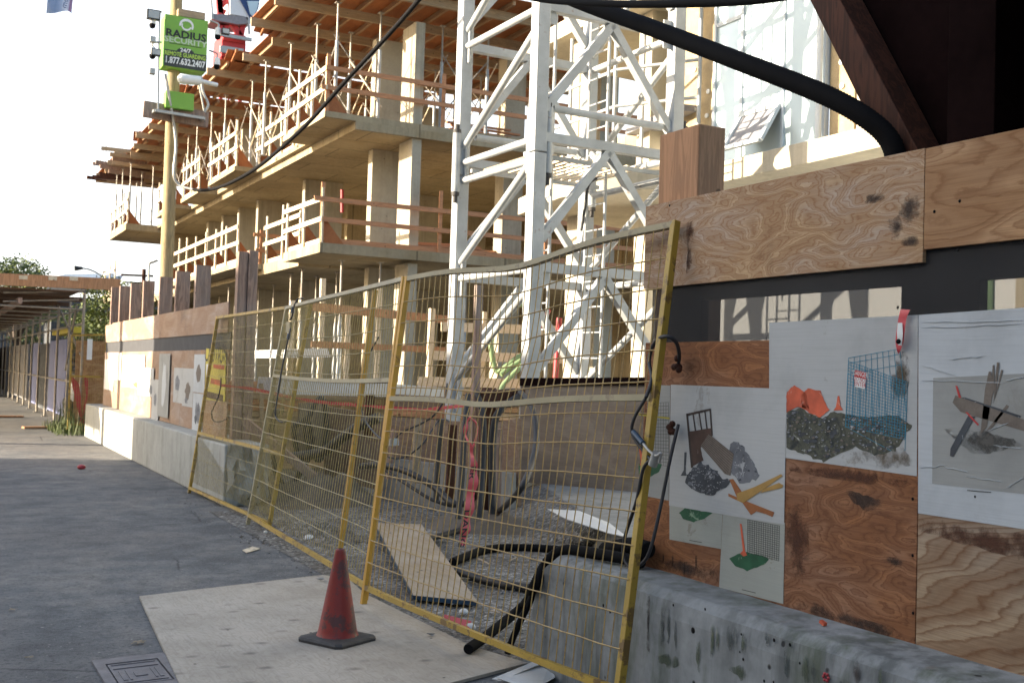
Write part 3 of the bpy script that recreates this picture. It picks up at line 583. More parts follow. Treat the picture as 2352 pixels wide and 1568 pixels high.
lt_=[B_(505,290),B_(560,285),B_(600,340),B_(635,400),B_(655,460),B_(560,495),B_(520,440)]
flecks(o1,'heap_highlight_print','paper',lt_,30,1.6,XP-.0052,7); flecks(o1,'heap_shade_print','i_dgrey',lt_,14,3,XP-.006,8)
rq=random.Random(4)
for pts in ([A(1060,800),A(1095,800),A(1120,850),A(1160,875),A(1175,830),A(1215,820),A(1240,855),A(1275,865),A(1280,800)],[A(1650,785),A(1600,810),A(1590,840),A(1650,850),A(1640,900),A(1600,930),A(1660,900),A(1655,940),A(1610,990),A(1560,1040),A(1590,1100),A(1550,1130)],[A(1610,790),A(1640,780),A(1655,840),A(1640,870)]):
    ln=[]
    for a,c in zip(pts,pts[1:]):
        for k in range(4): q=lerp2(a,c,k/4); ln.append((q[0]+rq.uniform(-2.,2.),q[1]+rq.uniform(-2.,2.)))
    pr(o2,'water_mark','stain_lt',[],XP-.0016,[ln],.006)
pr(o2,'mould_patch','stain_lt',[wob([A(1505,960),A(1600,990),A(1640,1100),A(1600,1230),A(1530,1330),A(1500,1150)],7,33)],XP-.0020); pr(o2,'mould_patch','stain_lt',[wob([B_(1150,340),B_(1420,290),B_(1500,400),B_(1300,430),B_(1170,400)],5,34)],XP-.0018)
def stain_or_shadow(m,pts,amp,seed,x=XP-.0006): 
    b=MB(); quad(b,wob(pts,amp,seed),x,.0002); b.build('stain',m,near)
stain_or_shadow('stain_red',[A(292,225),A(340,215),A(350,300),A(335,420),A(350,540),A(300,545),A(310,400)],3,41)  # dark reddish strip painted in for the shadow of the post
stain_or_shadow('stain',[A(1540,70),A(1700,40),A(1710,190),A(1600,250),A(1530,200)],8,42); stain_or_shadow('stain',[A(1560,310),A(1660,300),A(1690,370),A(1570,360)],4,43); stain_or_shadow('stain',[A(1380,60),A(1480,40),A(1500,110),A(1330,130)],6,44)
stain_or_shadow('stain',[A(1480,220),A(1560,180),A(1600,330),A(1500,330)],6,45)
for k,(u,v,h) in enumerate(((240,925,80),(262,920,100),(325,915,85),(200,900,60),(150,890,50))): stain_or_shadow('stain',[B_(u-5,v-30),B_(u+9,v-30),B_(u+6,v+h*.6),B_(u+2,v+h),B_(u-2,v+h*.7)],1.5,50+k)
stain_or_shadow('stain',[B_(70,880),B_(440,950),B_(445,1040),B_(240,990),B_(80,940)],6,60); stain_or_shadow('stain_red',[B_(800,640),B_(935,600),B_(925,1080),B_(800,1040)],5,61)
stain_or_shadow('stain',[B_(1100,508),B_(1125,530),B_(1215,560),B_(1340,600),B_(1320,660),B_(1240,650),B_(1170,610)],5,62); stain_or_shadow('stain',[B_(1310,880),B_(1450,900),B_(1420,960),B_(1320,930)],5,63); stain_or_shadow('stain_red',[B_(820,390),B_(1500,470),B_(1480,560),B_(1200,500),B_(830,440)],6,64)
stain_or_shadow('stain',[B_(800,1090),B_(1495,1310),B_(1490,1370),B_(800,1180)],7,65); stain_or_shadow('stain_red',[B_(1512,670),B_(2200,780),B_(2200,960),B_(1900,860),B_(1515,760)],7,66)
def cst(m,pts,amp,seed): b=MB(); quad(b,wob(pts,amp,seed),2.8172-.0002*(seed%7),.0002); b.build('streak',m,cw)
rq=random.Random(12)
for k,(u0,u1,v0,v1,m) in enumerate(((135,165,1150,1420,'stain_wet'),(170,195,1170,1380,'stain_wet'),(210,225,1240,1440,'stain_wet'),(325,355,1320,1530,'stain_moss'),(400,425,1225,1470,'stain_moss'),(430,455,1260,1420,'stain_moss'),(485,550,1265,1430,'stain_wet'),(560,600,1300,1440,'stain_moss'),(690,720,1290,1400,'stain_wet'),(790,830,1380,1568,'stain_wet'),(890,930,1410,1600,'stain_moss'),(940,985,1440,1600,'stain_wet'),(1160,1210,1440,1620,'stain'),(1290,1330,1480,1640,'stain_moss'),(60,80,1080,1420,'stain'),(500,620,1480,1560,'stain_moss'),(95,250,1420,1500,'stain_moss'))):
    mid=(u0+u1)/2; cst(m,[B_(u0,v0+rq.uniform(0,20)),B_(mid,v0-10),B_(u1,v0+rq.uniform(0,30)),B_(u1-3,v1-40),B_(mid+4,v1),B_(mid-4,v1-30),B_(u0+3,v1-60)],5,k)
for (zx,zy,r) in ((310,1285,.013),(205,1150,.006),(375,1172,.006),(743,1337,.007),(568,1306,.005),(578,1440,.006),(828,1362,.007),(740,1560,.005),(560,1400,.004),(690,1555,.006),(880,1460,.005)):
    b=MB(); p=PX(*B_(zx,zy),2.819); b.ball(p,r,9,6,(.15,1,1)); b.build('pit','black',cw)
for (zx,zy,r) in ((748,885,.006),(820,1085,.008),(862,1125,.007),(955,1115,.012),(700,990,.005)):
    b=MB(); p=PX(1082+zx*.3702,987.8+zy*.3702,2.819); b.ball(p,r,9,6,(.15,1,1)); b.build('pit','black',cw)
b=MB(); p=PX(*B_(1020,1535),2.812)
for k in range(6): b.ball(p+Vector((0,.012*math.cos(k*1.05),.012*math.sin(k*1.05))),.006,7,5)
tag(b.build('plastic_plug','red',loc=tuple(p)),'small red round plastic plug in the face of the near concrete wall','plug')
b=MB(); p=PX(*B_(1005,1245),3.0); b.bar(p+Vector((0,-.012,-.004)),p+Vector((0,.012,.004)),.016,.012); tag(b.build('orange_scrap','i_or',loc=tuple(p)),'orange scrap wedged between the near concrete wall and the plywood','litter')
# ============================================================ CANOPY + HOSES AT TOP RIGHT
can=thing('walkway_canopy','dark timber walkway canopy overhead at the right edge','canopy',(3.4,2.2,2.3))  # brace, posts and sheets are coloured dark to carry the walkway shade
b=MB(); a=PX(2095,340,3.42); c=PX(1905,-30,3.42); d=(c-a).normalized(); b.bar(a-d*.15,c+d*.9,.13,.15,up=(1,0,0)); b.build('brace','timber_dk',can,bevel=.004)
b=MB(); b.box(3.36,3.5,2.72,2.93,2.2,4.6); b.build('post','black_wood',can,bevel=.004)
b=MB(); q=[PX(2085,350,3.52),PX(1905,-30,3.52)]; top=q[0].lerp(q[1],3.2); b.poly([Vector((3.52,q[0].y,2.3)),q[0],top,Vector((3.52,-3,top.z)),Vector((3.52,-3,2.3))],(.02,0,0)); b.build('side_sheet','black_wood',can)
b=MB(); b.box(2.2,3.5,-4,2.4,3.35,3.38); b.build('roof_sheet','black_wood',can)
for y in (-3.2,-1.7,-.2,1.3,2.3): b=MB(); b.box(2.2,3.5,y-.05,y+.05,3.15,3.345); b.build('roof_joist','timber_dk',can)
for y in (-3.2,-.8): b=MB(); b.box(2.22,2.36,y-.07,y+.07,0,3.14); b.build('post','timber_dk',can)
def ribbed(pts,r,pitch=.012,depth=.12,n=14,name='hose',m='black',**k):
    c=curve(pts,10); L=[0]
    for a,d in zip(c,c[1:]): L.append(L[-1]+(d-a).length)
    tot=L[-1]; m_=int(tot/(pitch/2)); P2=[];rr=[]; j=0
    for i in range(m_+1):
        t=tot*i/m_
        while j<len(L)-2 and L[j+1]<t: j+=1
        P2.append(c[j].lerp(c[j+1],(t-L[j])/max(1e-6,L[j+1]-L[j]))); rr.append(r*(1+(depth if i%2 else 0)))
    b=MB(); b.tube(P2,r,n,rad=rr); return b.build(name,m,**k)
pts=[PX(2065,400,3.32),PX(2045,325,3.3),PX(1985,268,3.25),PX(1880,212,3.2),PX(1690,138,3.15),PX(1490,62,3.15),PX(1330,4,3.15),PX(1180,-60,3.15)]
o=ribbed(pts,.040,.016,.07,name='corrugated_hose'); tag(o,'thick black ribbed hose arching down onto the top of the near plywood','hose')
pts=[PX(1130,-30,3.0),PX(1240,-2,3.0),PX(1400,9,3.0),PX(1560,9,3.0),PX(1720,2,3.0),PX(1880,-20,3.0)]
o=ribbed(pts,.018,.016,.07,name='corrugated_hose'); tag(o,'black hose sagging across the very top edge of the view','hose')
# ============================================================ MAT, CONE, COVER, LITTER
b=MB(); mq=[PZ(*p,.02) for p in ((320,1368),(740,1319),(800,1328),(838,1362),(1082,1482),(1211,1521),(1030,1568))]; mq.append(Vector((1.9,4.2,.02))); mq.append(Vector((1.02,4.25,.02)))
b.poly(mq,(0,0,-.016)); o=b.build('plywood_mat','ply_mat',loc=(1.8,6,0.004)); tag(o,'large worn plywood sheet lying on the pavement under the cone','plywood sheet')
b=MB(); p=PZ(790,1475,.024); cx,cy=p.x-.01,5.86
cn=thing('traffic_cone','dirty red traffic cone on the plywood sheet','traffic cone',(cx,cy,.0201))
b.lathe((cx,cy,.0201),[(.118,.028),(.113,.034),(.105,.06),(.028,.485),(.026,.495),(.02,.5),(.014,.5),(.012,.47)],36); b.build('cone_body','cone',cn)
b=MB(); s=.158; pts=[]
for k in range(8):
    a=[(-1,-.82),(-.82,-1),(.82,-1),(1,-.82),(1,.82),(.82,1),(-.82,1),(-1,.82)][k]; q=Vector((a[0]*s,a[1]*s,0)); q.rotate(Matrix.Rotation(R_(28),3,'Z')); pts.append(q)
c0=Vector((cx,cy,.0205)); V0=[c0+q*1.02 for q in pts]; V1=[c0+q*1.03+Vector((0,0,.013)) for q in pts]; V2=[c0+q*.97+Vector((0,0,.024)) for q in pts]; V3=[c0+q*.72+Vector((0,0,.031)) for q in pts]
b.add(V0+V1+V2+V3,[tuple(range(8))[::-1]]+[(r*8+k,r*8+(k+1)%8,r*8+8+(k+1)%8,r*8+8+k) for r in range(3) for k in range(8)]+[tuple(range(24,32))]); b.build('cone_base','cone_b',cn)
# cover
mh=thing('utility_cover','grey rectangular iron utility cover set in the asphalt, bottom left','utility cover',(.95,5.7,.004))
O=PZ(210,1521); U=PZ(360,1504)-O; U.z=0; W=PZ(245,1580)-O; W.z=0
W=W.normalized()*.62; U=U.normalized()*.36*1.0
def uv(a,c,z=.004): q=O+U*a+W*c; return Vector((q.x,q.y,z))
b=MB()
for r in ((0,1,0,.16),(0,1,.84,1),(0,.14,.16,.84),(.86,1,.16,.84)): b.poly([uv(r[0],r[2],.012),uv(r[1],r[2],.012),uv(r[1],r[3],.012),uv(r[0],r[3],.012)],(0,0,-.012))
b.build('frame','iron',mh)
b=MB(); b.poly([uv(.165,.185,.010),uv(.835,.185,.010),uv(.835,.815,.010),uv(.165,.815,.010)],(0,0,-.009)); lid=b.build('lid','iron',mh)
b=MB()
for r in ((.2,.8,.22,.235),(.2,.8,.34,.355),(.24,.3,.42,.7),(.33,.36,.42,.7),(.66,.69,.42,.7),(.72,.77,.42,.7),(.2,.8,.76,.775),(.42,.58,.5,.62)): b.poly([uv(r[0],r[2],.014),uv(r[1],r[2],.014),uv(r[1],r[3],.014),uv(r[0],r[3],.014)],(0,0,-.004))
b.build('raised_pattern','iron',lid)
# leaf + litter
def leafobj(u,v,s,label,m='plank',rot=0):
    c=PZ(u,v,.006); b=MB(); pts=[]
    for k in range(14):
        r=s*(1 if k%2==0 else .45)*random.uniform(.7,1.1); a=2*math.pi*k/14+rot; pts.append(c+Vector((r*math.cos(a),r*.8*math.sin(a),random.uniform(0,.014))))
    vs=[c+Vector((0,0,.012))]+pts; b.add(vs,[(0,i+1,(i+1)%14+1) for i in range(14)]); return tag(b.build('dry_leaf',m,loc=tuple(c)),label,'leaf')
leafobj(318,1476,.05,'large dry maple leaf on the asphalt above the utility cover')
leafobj(28,1401,.035,'small curled dry leaf near the left edge of the asphalt',rot=1)
leafobj(66,1511,.03,'thin dry leaf left of the utility cover',rot=2)
b=MB(); c=PZ(412,1536,.004); b.lathe(c,[(.0,.004),(.016,.004),(.02,0)],14); tag(b.build('bottle_cap','white',loc=tuple(c)),'small white round cap beside the utility cover','litter')
b=MB(); q=[PZ(*p,.01) for p in ((557,1262),(580,1254),(598,1259),(566,1268))]; b.poly(q,(0,0,-.004)); tag(b.build('candy_wrapper','timber_pale',loc=tuple(q[0])),'crumpled tan wrapper on the asphalt by the fence','litter')
random.seed(11); b=MB()
for i in range(70):
    u=random.gauss(598,26); v=1238+random.gauss(0,10)+ (u-598)*.1; c=PZ(u,v,.004); r=random.uniform(.006,.02)
    q=[c+Vector((random.uniform(-1,1),random.uniform(-1,1),random.uniform(0,.8)))*r for _ in range(5)]; b.add(q,[(0,1,2),(0,2,3),(0,3,4),(1,2,4),(2,3,4)])
tag(b.build('dirt_crumbs','dirt',loc=(2.6,10,0)),'dark dirt crumbs scattered on the asphalt beside the fence','dirt',kind='stuff')
b=MB(); q=[PZ(*p,.03) for p in ((1140,1560),(1210,1528),(1262,1518),(1275,1550),(1245,1575),(1180,1568))]
b.poly([p+Vector((0,0,random.uniform(-.01,.015))) for p in q],(0,0,-.003)); b.bar(q[0],q[2]+Vector((0,0,.02)),.05,.003); tag(b.build('crumpled_paper','opaque_w',loc=(2.7,4.9,.01)),'crumpled white paper under the bottom rail of the nearest fence panel','litter')
b=MB(); L=[PZ(*p,.03) for p in ((1080*1.0,1455),(1100,1466),(1130,1478))]
for i,(p0,p1,p2) in enumerate((((1018,1424),(1048,1432),(1080,1440)),((1040,1440),(1068,1450),(1083,1462)))):
    a=[PZ(*p,.02+.02*i) for p in (p0,p1,p2)]; c=[q+Vector((.03,.05,.025)) for q in a]; b.strip(curve(a,4),curve(c,4))
tag(b.build('tape_scrap','red',loc=(2.9,6,.01)),'crumpled red tape scrap on the gravel behind the fence rail','tape')
pk=[PZ(860,1200,.10),PZ(968,1203,.14),PZ(1097,1380,.06),PZ(950,1366,.05)]
b=MB(); b.poly(pk,(0,0,-.03)); o=b.build('loose_board','plank',loc=(3.5,8,0)); tag(o,'pale loose board lying on the gravel behind the fence','board')
b=MB(); b.bar(pk[0]+Vector((-.004,0,-.015)),pk[3]+Vector((-.004,0,-.015)),.004,.026); b.bar(pk[3]+Vector((0,-.004,-.015)),pk[2]+Vector((0,-.004,-.015)),.004,.026); b.build('blue_edge','blue',o)
b=MB(); rq=random.Random(8)
for i in range(46):
    x=rq.uniform(2.9,4.3); y=rq.uniform(5.4,10.5); a=rq.uniform(0,3.14); L=rq.uniform(.03,.16); d=Vector((math.cos(a),math.sin(a),rq.uniform(-.05,.15)))*L; c=Vector((x,y,.035)); b.bar(c-d/2,c+d/2,rq.uniform(.006,.02),.006)
tag(b.build('wood_chips','plank',loc=(3.6,8,.01)),'splinters and wood chips strewn over the gravel behind the fence','debris',kind='stuff')
for i,(u,v,r,l) in enumerate(((710,1236,.05,'round white foam cup half buried in the gravel behind the middle panel'),(1275-210,1404,.03,'small white foam bit on the gravel beside the red tape scrap'),(1080,1440,.035,'white foam crumb under the red tape scrap'),(610,1221,.02,'small white pebble by the post foot of the middle panel'))):
    b=MB(); c=PZ(u,v,.03); b.ball(c,r,9,6,(1,1,.7)); tag(b.build('foam_bit','opaque_w',loc=tuple(c)),l,'litter')
# ============================================================ FENCE PANELS
def fence(name,label,BL,BR,TL,TR,nv,nh,rails,mp,mt,bulge=None,sag=None,wire='wire_o',midpost=None,railm=None,wr=.0029):
    BL,BR,TL,TR=map(Vector,(BL,BR,TL,TR)); t=thing(name,label,'fence panel',tuple((BL+BR)/2),'leaning temporary fence panels')
    nrm=(BR-BL).cross(TL-BL).normalized()
    if nrm.x>0: nrm=-nrm
    def S(s,h):
        p=BL.lerp(BR,s).lerp(TL.lerp(TR,s),h)
        if sag: p=p+Vector((0,0,-sag(s,h)))
        if bulge: p=p+nrm*bulge(s,h)
        return p
    for s in (0,1):
        b=MB(); b.bar(S(s,-.02),S(s,1.0),.036,.036,up=nrm); b.build('post',mp if s==0 else mt,t,bevel=.003)
    for h,m in rails:
        b=MB(); n=14; P_=[S(k/n,h) for k in range(n+1)]
        for a,c in zip(P_,P_[1:]): b.bar(a,c+(c-a)*.02,.03,.034,up=nrm)
        b.build('rail',m,t)
    if midpost:
        for s,m in midpost: b=MB(); b.bar(S(s,.02)+nrm*-.03,S(s,.985)+nrm*-.03,.034,.034,up=nrm); b.build('post',m,t)
    b=MB(); rd=random.Random(hash(name+str(nv))%1000 if 0 else nv*31)
    for i in range(1,nv):
        ph=rd.uniform(0,9); am=rd.uniform(.001,.004)
        b.tube([S((i+.0)/nv,h/14*.93+.055)+nrm*.012+(BR-BL).normalized()*(am*math.sin(h*.7+ph)+rd.uniform(-.0012,.0012)) for h in range(15)],wr,4,False)
    for j in range(1,nh):
        h=.055+.93*j/nh
        b.tube([S(k/18,h)+nrm*.016+Vector((0,0,rd.uniform(-.002,.002))) for k in range(19)],wr*1.1,4,False)
    b.build('wire_mesh',wire,t); return t,S
BL=PZ(825,1352,.06); BL=Vector((2.52,6.72,.03)); TLc=Vector((2.74,6.70,2.12)); BRc=PX(1415,1640,2.64); TRc=PX(1553,508,3.06)
bul=lambda s,h:-.07*math.exp(-((s-.42)/.2)**2)*math.exp(-((h-.78)/.18)**2)+.05*math.exp(-((s-.45)/.25)**2)*math.exp(-((h-.6)/.12)**2)+.03*math.sin(s*9)*math.sin(h*7)*.4
sg=lambda s,h:(.05*math.exp(-((s-.48)/.2)**2) if h>.4 else .02*math.sin(s*3.1))*(1 if h>.9 else .8)
fC,SC=fence('fence_panel','nearest and widest yellow fence panel, rusty with a dented top rail, against the plywood',BL,BRc,TLc,TRc,40,14,((.045,'yellow'),(.62,'galv'),(.992,'galv')),'orange_y','yellow',bul,sg,wire='wire_y',wr=.0033)
bB=PZ(570,1205); tB=PX(665,703,3.06); tB=Vector((3.06,bB.y,tB.z)); 
c_b=PZ(830,1372,.03)
fB,SB=fence('fence_panel','middle fence panel with grey top rail and a rusty orange post inside',(bB.x,bB.y,.03),(c_b.x+.02,6.83,.04),(3.05,10.5,tB.z),(2.76,6.82,2.13),62,13,((.03,'yellow'),(.675,'galv'),(.992,'galv')),'galv','orange_y',lambda s,h:.03*math.sin(s*5)*math.sin(h*3),lambda s,h:.03*math.sin(s*3.1)*(h>.5)*(h<.9),midpost=((.79,'orange_y'),))
aA=PZ(435,1132); 
fA,SA=fence('fence_panel','farthest of the three leaning yellow fence panels, beside the yellow sign',(aA.x,aA.y,.02),PZ(617,1212,.0),PX(500,726,3.05),PX(714,694,3.12),64,14,((.02,'yellow'),(.33,'yellow'),(.99,'yellow')),'yellow','yellow',wr=.0024)
# cables and locks on the fence
def cable(name,label,pts,r,m='blk_soft',cat='cable',n=8,grp=None):
    b=MB(); b.tube(curve(pts,8),r,n); o=b.build(name,m,loc=tuple(pts[0])); return tag(o,label,cat,grp)
cable('lock_cable','black cable arching over the rusty right fence post',[PX(u,v,xx) for u,v,xx in ((1484,912,2.86),(1497,870,2.9),(1491,825,2.93),(1505,785,2.95),(1530,772,2.93),(1552,785,2.97),(1560,812,3.04),(1558,838,3.07))],.009)
cable('lock_cable','long black cable loop hanging from the near fence post to its foot',[PX(u,v,xx) for u,v,xx in ((1484,912,2.87),(1456,962,2.84),(1454,1000,2.84),(1490,1050,2.84),(1500,1052,2.80),(1478,1075,2.80),(1462,1150,2.8),(1436,1230,2.82),(1432,1275,2.82),(1448,1302,2.82),(1478,1290,2.84),(1497,1250,2.86),(1520,1150,2.93),(1540,1050,2.98),(1558,975,3.05))],.008)
for (u,v),l in (((1560,838),'upper'),((1549,975),'lower')):
    b=MB(); p=PX(u,v,3.07)
    for k in range(6): b.ball(p+Vector((random.uniform(-.02,0),random.uniform(-.018,.018),random.uniform(-.035,.035))),.016,7,5)
    tag(b.build('foam_plug','timber_dk',loc=tuple(p)),l+' rusty lump of foam where a cable enters the plywood','foam')
cl_=thing('cable_lock','silver lock cylinder with blue sleeve hooked on the near fence post','lock',tuple(PX(1500,1050,2.76)))
b=MB(); b.tube([PX(1499,1068,2.77),PX(1508,1040,2.77)],.02,12); b.build('lock_body','steel',cl_)
b=MB(); b.tube([PX(1455,992,2.83),PX(1477,1018,2.82)],.013,10); b.build('sleeve','blue',cl_)
b=MB(); b.tube(curve([PX(1477,1018,2.82),PX(1492,1036,2.8),PX(1508,1046,2.75),PX(1519,1040,2.75),PX(1514,1062,2.76)],6),.006,8); b.build('shackle','steel',cl_)
lb=thing('padlock','brass padlock on a blue cable at the middle panel corner','lock',tuple(PX(652,795,3.0)))
def L7(x,y,xx): return PX((560+x/4.2)*.9408,(720+y/4.2)*.9408,xx)
b=MB(); p=L7(610,330,2.98); b.box(p.x-.012,p.x+.012,p.y-.06,p.y+.06,p.z-.05,p.z+.05); b.build('lock_body','galv',lb)
b=MB(); b.tube(curve([L7(760,35,3.06),L7(700,45,3.02),L7(665,110,2.99),L7(650,190,2.98),L7(625,260,2.97)],6),.008,8); b.tube(curve([L7(625,345,2.95),L7(610,420,2.92),L7(580,560,2.9),L7(535,780,2.86),L7(500,1000,2.83)],6),.008,8); b.build('shackle','blk_soft',lb)
b=MB(); b.tube([L7(655,120,2.985),L7(645,185,2.98)],.016,8); b.tube([L7(612,395,2.93),L7(600,450,2.92)],.016,8); b.build('sleeve','blue',lb)
def R3(x,y,xx): return PX((640+x/3.5636)*.9408,(880+y/3.5636)*.9408,xx)
cable('lock_cable','thin black cable looping below the padlock on the middle panel',[L7(500,1000,2.83),R3(115,440,2.8),R3(120,490,2.8),R3(155,530,2.8),R3(210,530,2.82)],.007)
cable('lock_cable','black cable tied round the post between the middle and nearest panels',[R3(1610,200,2.95),R3(1590,330,2.9),R3(1500,470,2.85),R3(1380,550,2.8),R3(1220,620,2.74),R3(1145,690,2.70),R3(1060,690,2.66),R3(970,620,2.68),R3(880,480,2.75),R3(860,300,2.8),R3(900,100,2.85),L7(1420,640,2.9),L7(1530,430,2.95)],.006)
b=MB(); b.bar(R3(1062,720,2.68),R3(1165,705,2.68),.04,.045); b.build('x','steel') if 0 else tag(b.build('cable_clamp','steel',loc=tuple(R3(1062,720,2.68))),'small grey cable clamp beside the orange fence post','clamp')
cable('lock_cable','loose black cable curving from the brown post towards the fence',[R3(1640,540,4.0),R3(1600,515,4.0),R3(1540,520,4.0),R3(1480,600,3.9),R3(1400,720,3.8),R3(1280,820,3.7),R3(1180,850,3.6),R3(1100,840,3.5)],.008)
# ============================================================ FAR CONCRETE WALL + HOARDING
b=MB(); b.box(2.86,3.35,12.0,23.9,0,.66); o=b.build('concrete_wall','conc_far',loc=(3.1,18,0),bevel=.02); tag(o,'long grey concrete base wall under the far plywood hoarding','concrete wall')
b=MB(); n=12
b.add([(2.9+.45*i/n+random.uniform(-.03,.03),12.0-abs(math.sin(i))*.0-random.uniform(.0,.12)*(k>0),.66*k/5+random.uniform(-.02,.02)) for i in range(n+1) for k in range(6)],[(i*6+k,i*6+k+1,(i+1)*6+k+1,(i+1)*6+k) for i in range(n) for k in range(5)])
b.build('broken_end','conc_far',o)
far=thing('plywood_hoarding','far plywood hoarding with black strip and torn posters, sunlit at its far end','hoarding',(3.1,18,.66))
def fs(name,m,y0,y1,z0,z1,x=3.1,lab=None):
    b=MB(); b.box(x,x+.018,y0,y1,z0,z1); return b.build(name,m,far,lab)
ys=[13.1,15.1,17.5,20.0,22.4,23.3]
for i,(a,c) in enumerate(zip(ys,ys[1:])):
    fs('top_board','ply_far',a+.002,c-.002,1.90,2.26 if i<4 else 2.24)
fs('screen_strip','screen_far',13.0,23.25,1.69,1.905,3.115)
ys=[13.0,14.5,15.7,16.9,18.1,19.3,20.6,21.9,23.25]
for a,c in zip(ys,ys[1:]): fs('lower_panel','ply_far' if a>13.5 else 'ply',a+.002,c-.002,.665,1.70)
tops=[(22.42,23.3,3.0),(21.1,22.2,2.96),(19.87,20.9,2.93),(18.67,19.6,2.90),(17.35,18.1,2.87),(16.01,16.8,2.87),(14.7,15.45,2.86)]
for i,(a,c,z) in enumerate(tops):
    b=MB(); ym=c-.14; b.box(3.16,3.34+.02*(i>3),ym-.05,ym+.05,.3,z)
    # boards read as wide planks facing the street
    o=b.build('timber_post','timber',loc=(3.3,ym,0)); tag(o,['sunlit-edged brown post, farthest in the row behind the far hoarding','brown post second from the far end of the row behind the far hoarding','brown post third from the far end behind the far hoarding','brown post just left of the security pole behind the far hoarding','brown post directly right of the security pole','brown post two to the right of the security pole','dark split post, last before the tallest double post'][i],'post','timber posts behind the far hoarding')
b=MB(); b.box(3.14,3.25,12.86,12.99,0,2.84); b.box(3.255,3.365,12.84,12.97,0,2.86); o=b.build('timber_post','timber',loc=(3.3,13.1,0),bevel=.006); tag(o,'tallest double timber post at the near end of the far hoarding','post','timber posts behind the far hoarding')
# far posters
def fposter(u0,v0,u1,v1,m,label,prints=()):
    x=3.097-.0018*(len([o for o in bpy.data.objects if o.name.startswith('poster')])%12); q=[PX(u0,v0,x),PX(u1,v0,x),PX(u1,v1,x),PX(u0,v1,x)]; ym=[q[0].y,q[1].y]; z0=q[2].z; z1=q[1].z
    b=MB(); b.box(x-.001,x,min(ym),max(ym),z0,z1); o=b.build('poster',m,loc=(x,sum(ym)/2,z0)); tag(o,label,'poster','torn posters on the far hoarding')
    for k,(mm,a,c,d,e_) in enumerate(prints):
        b=MB(); w=max(ym)-min(ym); pts=[]
        for i in range(14):
            t=2*math.pi*i/14; r=.8+.35*noise.noise(Vector((math.cos(t)*2,math.sin(t)*2,k+u0))); pts.append((x-.002-.0006*k,max(ym)-w*(a+c*math.cos(t)*r),z0+(z1-z0)*(d+e_*math.sin(t)*r)))
        b.poly(pts,(-.0005,0,0)); b.build('print_patch',mm,o)
def R5(x): return x*.29991
def R5y(y): return 564.5+y*.29991
fp=[(805,870,875,1110,'white','sunlit white poster at the far end of the far hoarding',()),
(880,820,930,1030,'white','narrow white poster beside the post shadow on the far hoarding',()),
(940,835,1110,1100,'white','wide sunlit cluster poster in the middle of the far hoarding',(('i_tan',.7,.2,.1,.1),)),
(1060,935,1180,1160,'paper','white poster with torn blue-grey corner on the far hoarding',(('i_grey',.85,.12,.25,.2),)),
(1170,1025,1222,1345,'paper','low white poster hanging below the others on the far hoarding',(('i_grey',.5,.25,.5,.2),)),
(1222,825,1305,1325,'paper_gr','tall narrow striped pale poster on the far hoarding',(('paper2',.5,.22,.5,.42),)),
(1335,935,1410,1210,'paper','white poster with dark crumpled figure on the far hoarding',(('i_grey',.4,.3,.55,.3),)),
(1405,940,1485,1240,'paper','white poster with blurred brown and grey print on the far hoarding',(('i_taupe',.5,.3,.4,.3),('i_grey',.4,.2,.15,.1))),
(1490,830,1575,1130,'paper2','pale blue poster with a brown smear near the yellow sign',(('i_taupe',.45,.3,.5,.3),)),
(1480,1135,1560,1430,'paper2','lowest pale poster with blue-grey print next to the yellow sign',(('i_grey',.5,.3,.5,.35),('i_dgrey',.35,.15,.3,.15)))]
for a,c,d,e_,m,l,prn in fp: fposter(R5(a),R5y(c),R5(d),R5y(e_),m,l,prn)
# yellow sign
sx=3.085; q=[PX(474,800,sx),PX(519,804,sx),PX(517,922,sx),PX(470,918,sx)]
b=MB(); b.poly(q,(-.002,0,0)); sg_=b.build('warning_sign','yel_sign',loc=tuple(q[3])); tag(sg_,'yellow warning sign with red patches on the end of the far hoarding','sign')
W_=(q[1]-q[0]); H_=(q[0]-q[3]); 
def sq(a,c,d,e_): return [q[3]+W_*a+H_*c+Vector((-.003,0,0)),q[3]+W_*d+H_*c+Vector((-.003,0,0)),q[3]+W_*d+H_*e_+Vector((-.003,0,0)),q[3]+W_*a+H_*e_+Vector((-.003,0,0))]
b=MB(); b.text('CAUTION',q[3]+W_*.52+H_*.89,W_,H_,(.27,.3),.004); b.build('sign_lettering','ink',sg_)
b=MB(); b.poly(sq(.42,.64,.98,.72),(-.001,0,0)); b.poly(sq(.3,.34,.85,.44),(-.001,0,0)); b.build('red_patch','i_or',sg_)
b=MB(); b.poly(sq(.05,.27,.22,.7),(-.001,0,0)); b.build('white_patch','white',sg_)
b=MB(); b.poly(sq(.05,.06,.95,.18),(-.0008,0,0)); b.build('text_block','i_brown',sg_)
cable('lock_cable','thin black cable with wire clamp dangling in front of the yellow sign',[PX(508,868,2.95),PX(506,890,2.94),PX(500,915,2.93),PX(487,945,2.92),PX(490,965,2.92),PX(505,968,2.93),PX(520,962,2.95)],.007)
